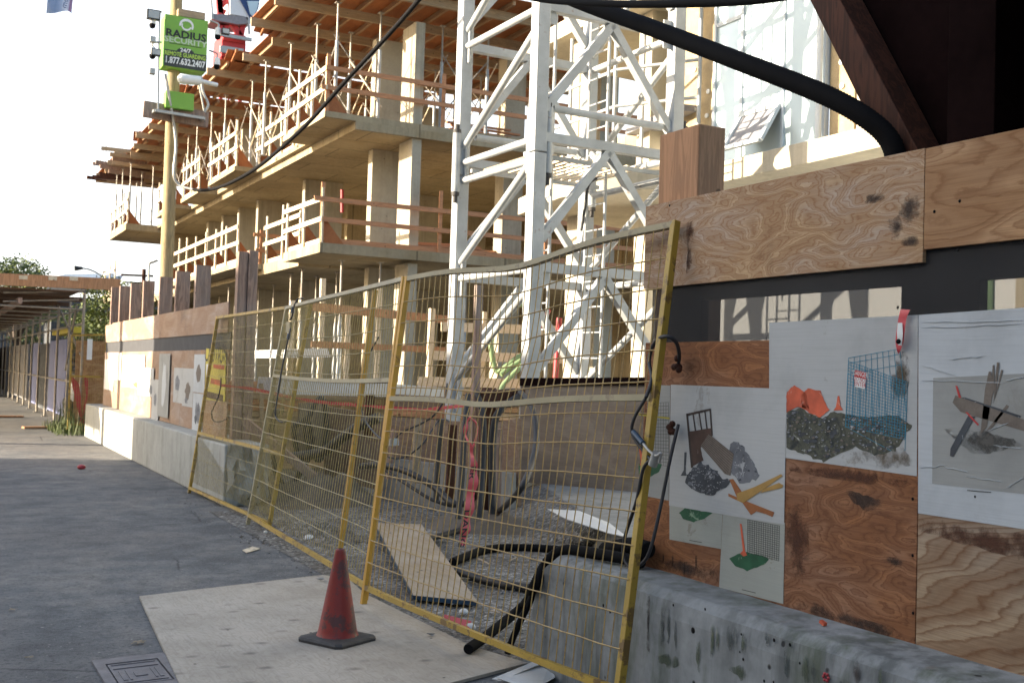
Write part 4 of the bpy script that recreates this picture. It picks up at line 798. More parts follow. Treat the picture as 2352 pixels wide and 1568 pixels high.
# ============================================================ YARD BETWEEN FENCE AND TOWER
# raised concrete pad, dark plywood barrier, brown ply trench wall, posts
zp=.28
pl=[PZ(1240,1108,zp),PZ(1300,1150,zp),PZ(1380,1200,zp),PZ(1440,1240,zp),Vector((6.6,5.2,zp)),Vector((9,8,zp)),PZ(1500,1095,zp)]
b=MB(); b.poly(pl,(0,0,-zp-.05)); o=b.build('concrete_pad','slab_edge',loc=(6,9,0),bevel=.02); tag(o,'raised grey concrete pad behind the gravel, below the dark plywood barrier','concrete pad')
top=[PZ(1180,1140,.14),PZ(1240,1108,zp-.01),PZ(1300,1150,zp-.01),PZ(1380,1200,zp-.01),PZ(1440,1240,zp-.01),Vector((4.6,5.6,zp-.01))]; bot=[PZ(1060,1180,.0),PZ(1120,1215,.0),PZ(1200,1240,.0),PZ(1300,1256,.0),PZ(1440,1275,.0),Vector((3.3,5.2,0))]
b=MB(); L1=curve(top,8); L2=curve(bot,8); n=len(L1); vs=[]
for j in range(9):
    for i in range(n): q=L2[i].lerp(L1[i],j/8); q=q+Vector((0,0,.02*noise.noise(q*2.5)*(0<j<8)-.005*(j==0))); vs.append(q)
b.add(vs,[(j*n+i,j*n+i+1,(j+1)*n+i+1,(j+1)*n+i) for j in range(8) for i in range(n-1)],True); tag(b.build('gravel_bank','gravel',loc=(4.5,8,0)),'grey gravel bank sloping up to the raised concrete pad','gravel bank')
b=MB(); q=[PZ(1258,1168,zp+.01),PZ(1330,1172,zp+.05),PZ(1400,1200,zp+.02),PZ(1440,1232,zp+.01),PZ(1395,1222,zp+.01),PZ(1300,1190,zp+.01)]; b.poly(q,(0,0,-.006)); tag(b.build('plastic_scrap','opaque_w',loc=tuple(q[0])),'torn white plastic scrap on the concrete pad edge','litter')
ba=PZ(1200,1106,zp); bb=PZ(1490,1132,zp)
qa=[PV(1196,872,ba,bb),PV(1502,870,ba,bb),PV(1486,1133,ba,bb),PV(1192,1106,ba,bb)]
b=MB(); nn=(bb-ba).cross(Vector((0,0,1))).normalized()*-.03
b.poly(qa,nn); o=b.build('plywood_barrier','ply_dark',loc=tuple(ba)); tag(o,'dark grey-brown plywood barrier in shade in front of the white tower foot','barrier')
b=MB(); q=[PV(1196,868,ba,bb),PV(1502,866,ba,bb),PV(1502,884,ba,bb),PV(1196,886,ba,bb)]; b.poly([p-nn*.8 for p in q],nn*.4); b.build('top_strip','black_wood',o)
# trench wall
ta=Vector((4.35,14.0,0)); tb_=Vector((5.5,10.3,0))
q=[PV(742,932,ta,tb_),PV(900,958,ta,tb_),PV(1125,972,ta,tb_),PV(1190,960,ta,tb_),PV(1190,1190,ta,tb_),PV(1000,1150,ta,tb_),PV(745,1100,ta,tb_)]
b=MB(); nn=(tb_-ta).cross(Vector((0,0,1))).normalized()*-.05; b.poly(q,nn); o=b.build('trench_panel','ply_yard',loc=tuple(tb_)); tag(o,'muddy brown plywood panel standing at the trench behind the fence','panel')
q=[PV(900,1050,ta,tb_),PV(1190,1085,ta,tb_),PV(1190,1200,ta,tb_),PV(900,1140,ta,tb_)]; b=MB(); b.poly([p-nn*2.6 for p in q],nn*2); b.build('concrete_kerb','slab_edge',o)
# orange band + white container behind
def vq(name,m,pts,y,label,cat='panel',th=.08):
    b=MB(); b.poly([PY(u,v,y) for u,v in pts],(0,th,0)); o=b.build(name,m,loc=tuple(PY(*pts[-1],y))); return tag(o,label,cat)
vq('timber_band','timber_or',[(904,936),(1070,946),(1070,966),(904,954)],13.6,'bright orange-brown board behind the tower foot','board')
vq('form_panel','ply_yard',[(904,905),(1030,912),(1030,944),(904,935)],14.0,'beige form panel above the orange board behind the tower foot')
vq('white_cover','opaque_w',[(646,868),(880,880),(1020,890),(1020,914),(640,905)],15.0,'long white sheet draped over material behind the middle fence panel','sheet',1.2)
vq('white_roof','white',[(657,803),(752,800),(760,820),(655,822)],18.,'white corrugated container top behind the middle fence panel','container',2.)
# lumber stacks
rd=random.Random(5)
def stack(name,c,L,W,n,m,yaw,label):
    t=thing(name,label,'lumber stack',c); 
    for k in range(n):
        for j in range(3):
            b=MB(); off=Vector((rd.uniform(-.25,.25),(j-1)*W/3,k*.09+.045)); r=Matrix.Rotation(yaw,3,'Z')
            a=Vector((-L/2,0,0))+off; d=Vector((L/2,0,0))+off; b.bar(Vector(c)+r@a,Vector(c)+r@d,W/3.4,.075); b.build('beam',m if (k+j)%3 else 'timber_x',t)
    return t
stack('lumber_stack',(5.4,17.0,.75),3.6,.9,6,'timber_or',R_(-5),'stack of orange-brown beams left of the tower')
stack('lumber_stack',(7.6,16.5,.8),3.4,.9,5,'timber_y',R_(-8),'stack of long beams seen behind the tower foot')
b=MB(); b.box(3.9,9.2,16.2,18.2,0,.74); tag(b.build('work_platform','timber_x',loc=(6,17,0)),'low timber platform carrying the lumber stacks behind the fence','platform')
# ground-level guard rail
gr=thing('guard_rail','ground-level brown guard rail with pale posts seen through the middle fence panel','guard rail',(5.5,19.6,0))
Y_=20.
for v0,v1,w_ in ((704,733,.16),(790,802,.12)):
    b=MB(); b.bar(PY(715,v0,Y_),PY(1045,v1+3,Y_),.04,w_); b.build('rail','timber_pk',gr)
for u,v in ((800,708),(742,640) ,(872,655),(672,690)): b=MB(); p=PY(u,v,Y_+.06); b.bar(p,Vector((p.x,p.y,0)),.09,.09); b.build('post','timber_pale',gr)
# posts with cables near the trench
def vpost(name,m,u,v0,v1,base,w_,label,d=.06):
    b=MB(); t=PY(u,v0,base); z=PY(u,v1,base); b.box(t.x-w_/2,t.x+w_/2,base-d/2,base+d/2,min(0,z.z) if z.z<.3 else z.z,t.z); return tag(b.build(name,m,loc=(t.x,base,0)),label,'post')
vpost('timber_post','timber',1100,655,1190,9.9,.07,'thin weathered grey post standing before the tower at the trench')
vpost('timber_post','timber_dk',1122,890,1195,9.7,.13,'stout dark brown post wrapped with black cables',.1)
vpost('timber_post','timber',1143,985,1195,9.6,.09,'short splintered brown post beside the cable-wrapped post')
b=MB(); b.bar(PY(1100,912,9.5),PY(1200,906,9.5),.12,.12); tag(b.build('cross_beam','timber_dk',loc=tuple(PY(1100,912,9.5))),'dark beam lying across the cable-wrapped posts','beam')
for i,(pts,r,l) in enumerate(((((1075,905,9.5),(1068,980,9.4),(1060,1100,9.3),(1052,1190,9.2)),.03,'black cable hanging left of the brown posts'),(((1095,900,9.5),(1110,960,9.35),(1108,1080,9.3),(1100,1190,9.2)),.03,'black cable running down the front of the brown post'),(((1200,905,9.4),(1150,940,9.35),(1133,1000,9.35),(1130,1180,9.3)),.035,'black cable curling over the cross beam and down the short post'))):
    cable('black_cable',l,[PY(*p) for p in pts],r)
cable('blue_cable','thick dark blue cable swooping from the barrier to the gravel',[PY(1195,900,9.3),PY(1222,935,8.9),PY(1232,1000,8.6),PY(1222,1062,8.3),PY(1190,1130,8.0),PZ(1130,1185,.06),PZ(1060,1215,.05),PZ(975,1240,.05)],.028,'blk_soft','hose')
cable('black_hose','black hose sagging along the brown trench panel',[PY(830,1150-80,11.5),PY(880,1068,11.),PY(940,1085,10.6),PY(1000,1120,10.3),PY(1040,1155,10.),PY(1080,1150,9.9),PY(1110,1100,9.8),PY(1125,1040,9.7)],.035,'blk_soft','hose')
cable('black_hose','thin black hose looping low along the kerb of the trench panel',[PY(880,1075,11.),PY(940,1115,10.5),PY(1000,1150,10.2),PY(1060,1160,10.),PY(1100,1120,9.8)],.018,'blk_soft','hose')
cable('black_hose','thick black pipe rising from the hose coil to the right behind the middle panel',[PY(660,1052,12.6),PY(740,1038,12.4),PY(780,1010,12.2),PY(830,975,12.),PY(872,958,11.8)],.06,'blk_soft','hose')
b=MB(); c=PY(725,985,12.9)
for k,r in enumerate((.22,.17,.3)): b.tube([c+Vector((r*math.cos(t)*(.6+.1*k)-.12*k,.1*k,r*math.sin(t)*1.5+.1*math.sin(2*t+k)-.08*k)) for t in [2*math.pi*i/24*(.8 if k else 1)+k for i in range(25)]],.035,8,False)
tag(b.build('hose_coil','blk_soft',loc=tuple(c)),'coil of thick black hose hanging behind the middle fence panel','hose')
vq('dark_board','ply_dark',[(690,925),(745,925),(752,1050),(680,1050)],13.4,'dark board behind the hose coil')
# ground hoses
def R4(x,y): return (1082+x*.3702,987.8+y*.3702)
o=ribbed([PZ(1040,1290,.05),PZ(*R4(0,770),.05),PZ(*R4(80,742),.05),PZ(*R4(200,728),.05),PZ(*R4(400,730),.05),PZ(*R4(600,745),.05),PZ(*R4(760,765),.05)],.032,.02,.06,name='corrugated_hose'); tag(o,'black ribbed hose curving across the gravel towards the concrete wall end','hose')
o=ribbed([PZ(1046,1312,.04),PZ(1100,1328,.04),PZ(1160,1342,.04),PZ(1215,1350,.04)],.03,.016,.12,name='corrugated_hose',m='blk_soft'); tag(o,'short grey-black ribbed hose lying on the gravel beside the pale board','hose')
hp=[PX(1475,1292,3.02),PX(1440,1283,3.0),PX(1378,1272,2.97),PX(1310,1262,2.94),PX(1275,1272,2.9),PX(1249,1302,2.85),PX(1225,1350,2.8),Vector(PZ(1204,1388,.16)),PZ(1130,1450,.07),PZ(1075,1490,.05)]
o=ribbed(hp,.026,.014,.1,name='corrugated_hose'); tag(o,'black ribbed hose draped over the end of the near concrete wall','hose')
cable('black_hose','short black hose end running down beside the concrete wall end',[PX(1240,1330,2.86),PX(1215,1385,2.83),PX(1193,1430,2.80),PX(1172,1480,2.78),PX(1166,1500,2.76)],.018,'black','hose')
o=ribbed([PX(1390,1262,3.2),PX(1420,1256,3.12),PX(1452,1252,3.05),PX(1490,1262,3.02)],.035,.02,.16,name='corrugated_hose'); tag(o,'coarse ribbed black hose stub on top of the near concrete wall','hose')
rs=random.Random(31)
for i,(u,vt,vb,l) in enumerate(((905,985,1100,'leaning grey board scrap at the left part of the trench panel'),(960,960,1110,'thin upright stake in front of the trench panel'),(1012,965,1150,'dark upright pipe stub before the trench panel'),(1040,975,1160,'brown upright board left of the black cables'),(690,1000,1080,'short stake beside the hose coil'),(600,880,1010,'upright board behind the farthest leaning fence panel'),(625,900,1020,'second upright board, just right of the one behind the farthest panel'),(850,905,1000,'pale stake behind the orange fence post'))):
    y=10.2+ (1050-u)*.009; t=PY(u,vt,y); z=PY(u+rs.uniform(-14,10),vb,y); b=MB(); b.bar(Vector((z.x,y,max(.0,z.z))),t,rs.uniform(.04,.1),.04); tag(b.build('timber_scrap',['timber','plank','cone_b','timber_dk'][i%4],loc=(z.x,y,0)),l,'board')
# plank strut + pole left
b=MB(); b.bar(PY(560,965,12.6),PZ(790,1150,.03),.09,.09); tag(b.build('timber_strut','timber',loc=(3.8,12,0)),'diagonal grey timber strut sloping to the gravel behind the farthest leaning panel','strut')
# red tape line
tp=[(506,884,12.9),(580,893,12.6),(650,908,12.3),(730,922,12.),(820,930,11.6),(900,936,11.2),(960,940,10.9),(1040,934,10.4),(1110,922,9.8)]
def tape(name,label,pts,w_,m='red',vert=False,tw=0):
    c=curve([PY(*p) for p in pts],6); up=Vector((0,0,w_)); b=MB()
    A_=[];B2=[]
    for i,p in enumerate(c):
        f=1-.75*max(0,math.sin(i*.55))**6; A_.append(p+up*f*.5); B2.append(p-up*f*.5)
    b.strip(A_,B2); return tag(b.build(name,m,loc=tuple(c[0])),label,'tape')
tape('barrier_tape','red barrier tape stretched from the yellow sign to the cable-wrapped post',tp,.035)
tape('barrier_tape','short red barrier tape right of the cable-wrapped post',[(1128,922,9.6),(1160,921,9.5),(1199,923,9.4)],.035)
dx=3.9
dp=[(1078,958),(1068,990),(1082,1030),(1088,1070),(1086,1110),(1076,1170),(1068,1215),(1061,1252)]
c=curve([PY(u,v,7.4) for u,v in dp],6); b=MB(); ws=[.02,.03,.02,.04,.07,.075,.075,.075,.05]
A_=[];B2=[]
for i,p in enumerate(c):
    t=i/(len(c)-1)*8; k=int(min(7,t)); w_=ws[k]+(ws[k+1]-ws[k])*(t-k); A_.append(p+Vector((w_/2,0.02*math.sin(i),0))); B2.append(p-Vector((w_/2,0,0)))
b.strip(A_,B2); dt=b.build('barrier_tape','pinktape',loc=tuple(c[0])); tag(dt,'pink-red danger tape hanging straight down behind the nearest fence panel','tape')
b=MB(); b.tube(curve([PY(1078,958,7.42),PY(1095,975,7.42),PY(1092,1010,7.42),PY(1084,1030,7.42)],5),.008,5); b.build('knot_loop','pinktape',dt)
b=MB(); dirn=(PY(1061,1252,7.4)-PY(1076,1170,7.4)); b.text('DANG',PY(1066,1213,7.36),dirn,Vector((1,0,.0)),(.095,.07),-.0,bold=.02); b.build('tape_lettering','ink',dt); b=MB(); b.text('ER',PY(1085,1085,7.36),dirn,Vector((1,0,0)),(.09,.06),-.0,bold=.02); b.build('tape_lettering','ink',dt)
# ============================================================ TOWER CRANE MAST
al=R_(1.5); ta_=Vector((-math.sin(al),math.cos(al),0)); tb2=Vector((math.cos(al),math.sin(al),0)); S2=2.0
hd=ray(1234,330); hd=Vector((hd.x,hd.y,0)).normalized(); P0=Vector((hd.x*13,hd.y*13,0))
tw=thing('tower_crane_mast','white lattice mast of a tower crane standing in the yard','tower crane',tuple(P0))
legs=[P0,P0+ta_*S2,P0+tb2*S2,P0+(ta_+tb2)*S2]
for p in legs:
    b=MB(); b.bar(p+Vector((0,0,-.1)),p+Vector((0,0,4.12)),.17,.17,up=ta_); b.bar(p+Vector((0,0,4.135)),p+Vector((0,0,9.5)),.17,.17,up=ta_); b.build('leg','white_p',tw,bevel=.01)
zs=[1.25,2.78,4.32,5.88,7.4,8.9]
def sq_bar(a,c,w_=.1,nm='brace'): b=MB(); b.bar(a,c,w_,w_); b.build(nm,'white_p',tw)
def rd_bar(a,c,r=.045,nm='brace'): b=MB(); b.tube([a,c],r,10); b.build(nm,'white_p',tw)
Z=lambda p,z:Vector((p.x,p.y,z))
for i,(z0,z1) in enumerate(zip(zs,zs[1:])):
    # right face (P0 -> P0+b): square K frames ; back-left mirror
    for a,c in ((legs[0],legs[2]),(legs[1],legs[3])):
        m=(a+c)/2; sq_bar(Z(a,z1),Z(c,z1),.11,'cross_member'); sq_bar(Z(m,z1-.06),Z(a,z0+.33)+(c-a).normalized()*.08,.1); sq_bar(Z(m,z1-.06),Z(c,z0+.33)-(c-a).normalized()*.08,.1)
        if i in (1,2): rd_bar(Z(a,z0+.36)+(c-a).normalized()*.2,Z(c,z0+.36)-(c-a).normalized()*.2,.045) if i==2 else None
    for a,c in ((legs[0],legs[1]),(legs[2],legs[3])):
        rd_bar(Z(a,z1-.02),Z(c,z1-.02),.045,'cross_member')
        rd_bar(Z(a,z1-.2),Z(c,z0+.14),.045) if i%2==0 or 1 else None
for a,c in ((legs[0],legs[1]),(legs[2],legs[3])): rd_bar(Z(a,4.06),Z(c,4.06),.045,'cross_member')
for p,sx_ in ((legs[0],-1),(legs[0],1),(legs[1],-1),(legs[2],1),(legs[3],-1)):
    off=(tb2*.15*sx_ if sx_>0 else ta_*.15*(1 if p==legs[0] else -1)); 
    if p==legs[1]: off=-tb2*.11+ -ta_*.07
    for zb in (4.32,):
        b=MB(); q=p+off; b.tube([Z(q,zb-.42),Z(q,zb+.36)],.055,12); sl_=b.build('joint_sleeve','white_p',tw)
        b=MB(); b.tube([Z(q,zb-.56),Z(q,zb-.46)],.03,8); b.tube([Z(q,zb-.47),Z(q,zb-.423)],.052,6); b.build('bolt','cone_b',sl_); b=MB(); b.tube([Z(q,zb+.4),Z(q,zb+.48)],.032,8);  b.tube([Z(q,zb+.362),Z(q,zb+.41)],.055,6); b.build('bolt','cone_b',sl_)
for p in (legs[1],):
    for z in zs:
        b=MB()
        for dz in (-.16,-.05,.08,.19): b.ball(Z(p,z+dz)-ta_*.1+tb2*.02,.035,8,5)
        b.bar(Z(p,z-.25)-ta_*.1,Z(p,z+.25)-ta_*.1,.02,.1); b.build('gusset','white_p',tw)
for p,dv,uv_ in ((legs[0],tb2,ta_),(legs[2],-tb2,ta_),(legs[0],ta_,tb2)):
    for z in (2.78,5.88,7.4):
        b=MB(); q=p+dv*.14; b.bar(Z(q,z-.2),Z(q,z+.16),.02,.14,up=dv); g_=b.build('gusset','white_p',tw)
cbase=(legs[0]+legs[3])/2
for k,(ox,oy) in enumerate(((-.25,.35),(-.25,-.1),(.55,.3),(.55,-.15))):
    q=cbase+tb2*ox+ta_*oy; b=MB(); b.tube([Z(q,.2),Z(q,9.4)],.022,8); b.build('ladder_stile','white_p',tw)
for s in (-.25,.55):
    for k in range(26):
        z=.4+k*.34; b=MB(); b.tube([Z(cbase+tb2*s+ta_*(.35 if s<0 else .3),z),Z(cbase+tb2*s+ta_*(-.1 if s<0 else -.15),z)],.011,6); b.build('ladder_rung','white_p',tw)
b=MB(); 
for k in range(14): a=legs[0].lerp(legs[2],.1+k*.06)+ta_*.3; b.bar(Z(a,4.2),Z(a+ta_*1.4,4.2),.035,.02)
b.build('platform_slats','timber_pale',tw)
for kk in (.3,1.7): b=MB(); b.bar(Z(legs[0]+ta_*kk,4.16),Z(legs[2]+ta_*kk,4.16),.05,.05); b.build('platform_bar','white_p',tw)
for p in legs: b=MB(); b.box(p.x-.28,p.x+.28,p.y-.28,p.y+.28,-.05,.12); b.build('base_plate','steel',tw)
# green hose loop, red pipe
cable('green_hose','bright green hose looped left of the tower centre leg',[PY(1205,698,15.5),PY(1168,706,15.5),PY(1140,740,15.5),PY(1128,790,15.5),PY(1140,850,15.5),PY(1165,840,15.4),PY(1195,818,15.4),PY(1235,815,15.3)],.045,'hose_gr','hose')
cable('green_hose','green hose lying over boards behind the tower foot',[PY(1150,860,15.2),PY(1180,838,15.2),PY(1215,822,15.1),PY(1150,895,15.1),PY(1215,905,15)],.04,'hose_gr','hose')
b=MB(); b.tube([PY(1285,730,16),PY(1276,870,16),PY(1270,960,16)],.05,8); b.tube([PY(1230,770,16),PY(1262,712,16)],.035,8); tag(b.build('red_pipe','red',loc=tuple(PY(1270,960,16))),'red standpipe with a side branch behind the tower','pipe')
# ============================================================ CONCRETE BUILDING
bld=thing('concrete_building','unfinished concrete building, open floors with columns under timber formwork','building',(14,36,0))
def bp(name,m,boxes,lab=None,bev=0):
    grp=[boxes] if name=='floor_slab' else [[q] for q in boxes]
    for g in grp:
        b=MB()
        for q in g: b.box(*q)
        o=b.build(name,m,bld,lab,bevel=bev)
    return o
BAL3=[(25.0,28.5),(33.5,37.1),(38.7,41.6),(43.0,46.6)]
bp('floor_slab','conc_b',[(8.75,24,25.0,50.0,7.22,7.42)])
bp('floor_slab','conc_b',[(7.99,24,25.0,28.5,7.42,7.56),(8.6,24,28.5,50,7.42,7.56)]+[(7.95,8.6,a,c,7.42,7.56) for a,c in BAL3[1:]])
bp('floor_slab','conc_b',[(7.95,24,24.9,27.9,4.22,4.45),(8.35,24,27.9,50,4.15,4.45),(7.6,8.35,31.4,41.5,4.3,4.45)])
bp('floor_slab','conc_b',[(7.3,22,50.02,55,7.25,7.53),(6.9,22,50.02,53,4.15,4.45)],'far end of the floors')
bp('floor_slab','slab_edge',[(8.3,24,24.6,50,.02,.15)])
cols=[(10.25,10.5,25.1,25.95),(9.92,10.7,26.95,27.25),(9.85,11.05,32.5,32.75),(9.75,10.9,37.5,37.75),(9.7,10.9,39.9,40.15),(9.65,10.8,42.2,42.45),(9.6,10.8,44.5,44.75)]
inner=[(13.5,14.1,26.5,27.0),(16.5,17.1,26.5,27.0),(13.2,14.6,33,33.3),(16.5,17.2,35,35.3),(13.,13.6,41,41.4),(19.5,20.1,27,27.5)]
for z0,z1 in ((7.56,10.1),(4.45,7.22),(.15,4.15)):
    for c in cols+inner: bp('column','conc_col',[(*c,z0+.001,z1-.001)],None,.008)
bp('core_wall','conc_b',[(12.6,15.5,36.5,36.8,.15,4.15),(12.6,15.5,36.5,36.8,4.45,7.22)])
bp('core_wall','conc_b',[(22.,22.3,25.5,49.8,.15,4.15),(22.,22.3,25.5,49.8,4.45,7.22),(22,22.3,25.5,49.8,7.56,10.3)])
bp('end_wall','conc_b',[(9.2,22,49.6,49.85,.15,4.15),(9.2,22,49.6,49.85,4.45,7.22),(12,22,49.6,49.85,7.56,10.3)])
bp('far_column','conc_col',[(7.6,7.9,50.6,50.95,.0,4.15),(9.0,10.6,51,51.3,.0,4.15),(9.0,9.3,51,51.3,4.45,7.25)])
# second wing (right part) with window front
wing=thing('apartment_wing','part-finished apartment wing with pale glass front behind the tower, top right','building',(12,11,0))
def wp(name,m,boxes,lab=None,bev=0,parent=None):
    for q in boxes:
        b=MB(); b.box(*q); o=b.build(name,m,parent or wing,lab,bevel=bev)
    return o
def slabpoly(z0,z1,pts,name='floor_slab',m='conc_pl'):
    b=MB(); b.poly([(x,y,z0) for x,y in pts],(0,0,z1-z0)); b.build(name,m,wing,bevel=.01)
slabpoly(4.22,4.5,[(9.47,3.0),(9.47,12.7),(8.55,13.6),(8.4,14.6),(8.75,16.6),(16,17.4),(16,3.0)])
slabpoly(7.25,7.53,[(9.45,3.0),(9.45,12.9),(9.25,14.5),(9.3,17.6),(16,18.2),(16,3.0)])
for z0,z1 in ((.1,4.22),(4.5,7.25),(7.53,10)):
    for c in ((9.55,9.8,15.9,16.3),(9.75,10.1,14.2,14.55),(11.6,11.9,15.6,15.9)): wp('column','conc_pl',[(*c,z0+.001,z1-.001)])
wp('wall','insul',[(9.86,10.0,12.75,13.5,4.5,7.25),(9.86,10.,10.0,10.42,4.5,7.25),(9.86,10.,8.2,8.75,4.5,7.25)],'bare mineral wool strips')
wp('wall','conc_pl',[(9.84,10.05,13.52,13.9,4.501,7.249),(9.88,10.05,9.35,9.98,4.501,7.249)])
wp('wall','conc_pl',[(12.2,12.4,13.2,17.5,4.501,7.249),(12.2,12.4,13.2,17.5,.1,4.22),(10.4,10.6,3.,13.9,7.55,10)])
wp('wall','wrap',[(10.3,10.45,3,13.9,.1,4.219)],'white wrapped ground-floor wall')
wp('ground_window','glass_gr',[(10.26,10.298,4.0,5.1,1.2,3.3),(10.26,10.298,6.6,7.5,1.2,3.3),(10.26,10.298,8.3,8.6,.4,3.3)])
wp('ground_pier','conc_pl',[(10.2,10.298,5.3,5.7,.1,4.2),(10.2,10.298,7.7,7.95,.1,4.2)])
wp('ground_post','glass_dk',[(10.1,10.298,6.2,6.35,.1,4.2),(10.1,10.298,8.9,9.05,.1,4.2)])
wp('vent_opening','black',[(10.28,10.32,11.35,11.7,3.75,3.95)]); 
for i,(u,v) in enumerate(((1627,389),)): pass
wp('window_reveal','glass_dk',[(11.,11.04,13.3,14.9,4.8,7.0),(11.,11.04,12.,13.6,1.4,3.9)],'dark greenish recess window')
wp('window_frame','ink' if 0 else 'black',[(10.96,11.0,14.1,14.16,4.8,7.0),(10.96,11.0,13.3,14.9,5.9,5.96),(10.96,11.0,14.88,14.95,4.6,7.1),(10.96,11.0,13.2,14.95,6.98,7.06)])
wp('curtain','glass_gr',[(10.9,10.93,12.9,13.7,1.2,4.0)])
for y,z in ((12.9,5.0),(12.9,5.35),(12.88,5.7),(12.9,6.3),(13.2,5.1),(13.2,5.5),(13.22,6.1),(10.2,4.9),(10.2,5.2),(10.22,5.5),(10.2,5.8),(10.2,6.1),(10.2,6.4)): b=MB(); b.tube([(9.855,y,z),(9.835,y,z)],.035,10); b.build('insulation_washer','white',wing)
# window units: glass + frames
def unit(y0,y1,z0,z1,split):
    f=MB(); w_=.045; x0,x1=9.80,9.88
    f.box(x0,x1,y0,y0+w_,z0,z1); f.box(x0,x1,y1-w_,y1,z0,z1); f.box(x0,x1,y0+w_,y1-w_,z0,z0+w_); f.box(x0,x1,y0+w_,y1-w_,z1-w_,z1)
    for s in split:
        if s[0]=='v': f.box(x0+.01,x1-.01,s[1]-.02,s[1]+.02,z0+w_,z1-w_)
        else: f.box(x0+.012,x1-.012,s[2],s[3],s[1]-.03,s[1]+.03)
    win=f.build('window','winframe',wing); g=MB(); g.box(9.835,9.845,y0+w_,y1-w_,z0+w_,z1-w_); g.build('pane','glass',win); return win
unit(10.45,12.72,4.56,7.2,[('v',11.25),('v',12.1),('h',5.22,11.27,12.08),('h',6.6,12.12,12.68)])
unit(8.8,9.33,4.56,7.2,[('h',5.22,8.85,9.3)]); unit(5.5,8.15,4.56,7.2,[('v',6.4),('v',7.3)])
b=MB(); b.box(9.845,9.86,10.5,12.1,4.6,5.16); b.build('lower_pane','glass_gr',wing)
def awning(y0,y1,zt,zb,out):
    t=Vector((9.80,0,zt)); bo=Vector((9.80-out,0,zb)); f=MB(); mk=lambda y,p:Vector((p.x,y,p.z))
    for a,c in ((mk(y0,t),mk(y1,t)),(mk(y0,bo),mk(y1,bo)),(mk(y0,t),mk(y0,bo)),(mk(y1,t),mk(y1,bo))): f.bar(a,c,.07,.05)
    s=f.build('sash','winframe',wing); g=MB(); g.poly([mk(y0,t),mk(y1,t),mk(y1,bo),mk(y0,bo)],(.008,0,0)); g.build('sash_pane','tarp',s)
    d=MB(); d.box(9.842,9.85,y0+.03,y1-.03,zb-.02,zt-.03); d.build('opening','black',s)
awning(11.3,12.05,5.18,4.68,.3); awning(8.85,9.3,5.2,4.7,.3)
b=MB(); b.tube([(9.72,10.47,4.5),(9.72,10.47,7.3)],.04,10); b.build('downpipe','winframe',wing)
# scaffold clutter on the wing terrace
sc_=thing('access_scaffold','pale scaffold frames with diagonal tubes on the wing terrace behind the tower','scaffold',(9.4,14.6,4.5))
for (x,y) in ((8.9,13.9),(8.9,15.2),(8.9,16.2),(9.4,13.9),(9.7,12.9)):
    b=MB(); b.tube([(x,y,4.5),(x,y,6.9)],.03,8); b.build('standard','white_p',sc_)
for a,c in (((8.9,13.9,5.55),(8.9,16.2,5.55)),((8.9,13.9,6.1),(8.9,16.2,6.1)),((8.9,13.9,5.0),(8.9,16.2,5.0)),((8.9,13.9,5.55),(9.7,12.9,5.6)),((8.9,13.9,6.1),(9.7,12.9,6.15))):
    b=MB(); b.tube([a,c],.026,8); b.build('ledger','white_p',sc_)
b=MB(); b.box(10.0,10.9,13.6,14.3,4.51,5.35); tag(b.build('equipment_box','wrap',loc=(10.4,14,4.5)),'grey-white covered box on the wing terrace seen through the tower','box')
b=MB(); q=[(9.6,13.2,5.55),(10.8,13.1,5.6),(10.9,14.4,5.5),(9.5,14.5,5.42)]; b.poly(q,(0,0,-.1)); tag(b.build('folded_tarp','tarp',loc=(10,13.8,5.4)),'dark folded tarp above the box on the wing terrace','tarp')
cable('black_cable','thin black cable dropping from the wing terrace through the tower',[PY(1375,408,12.5),PY(1352,425,12.5),PY(1343,480,12.5),PY(1335,530,12.5)],.02)
# ground-floor clutter right
b=MB(); 
for i,z in enumerate((.9,1.35,1.8,2.3)): b.bar((7.2+.2*i,17.5,z),(10.2,16.6+.1*i,z+.02),.05,.16)
for x in (7.6,8.6,9.6): b.bar((x,17.55,0),(x,17.45,2.6),.09,.09)
tag(b.build('timber_barrier','timber_pale',loc=(8.7,17.3,0)),'pale timber barrier frame at ground level behind the tower','barrier')
b=MB(); b.box(9.2,10.25,11.5,13.2,.02,1.35); tag(b.build('white_crate','wrap',loc=(9.7,12.3,0)),'large white wrapped crate at the foot of the wing wall','crate')
# ============================================================ FORMWORK DECK TABLES
def deck(y0,y1,x0,x1,z,label,jx=.62,sy=2.0):
    t=thing('formwork_table',label,'formwork','0' and (x0,y0,z-.5),'formwork tables over the upper floor')
    b=MB(); b.box(x0+.05,x1,y0-.1,y1+.18,z,z+.02); b.build('plywood_sheet','ply_soff',t)
    n=int((x1-x0-.3)/jx); jm=None
    for i in range(n):
        x=x0+.3+i*jx
        if jm is None:
            b=MB(); b.box(x-.035,x+.035,y0-.12,y1+.1,z-.12,z-.002); jm=b.build('joist','timber_y',t); jx0=x
        else:
            c=jm.copy(); COL.objects.link(c); c.parent=t; c.location=(x-jx0,random.uniform(-.12,.12),0)
    y=y0+.55; k=0
    while y<y1-.2:
        b=MB(); xo=x0-random.uniform(-.1,.25); b.box(xo,x1,y-.045,y+.045,z-.34,z-.122); b.build('stringer','timber_x',t); y+=sy; k+=1
    return t
names=['nearest timber formwork table with rusty brown soffit, top of the view','second formwork table, stepping back behind the nearest','third formwork table along the street side','fourth formwork table, above the middle of the facade','fifth formwork table, left of the security pole top','sixth formwork table, near the far left end','last and lowest-looking formwork table at the far left end']
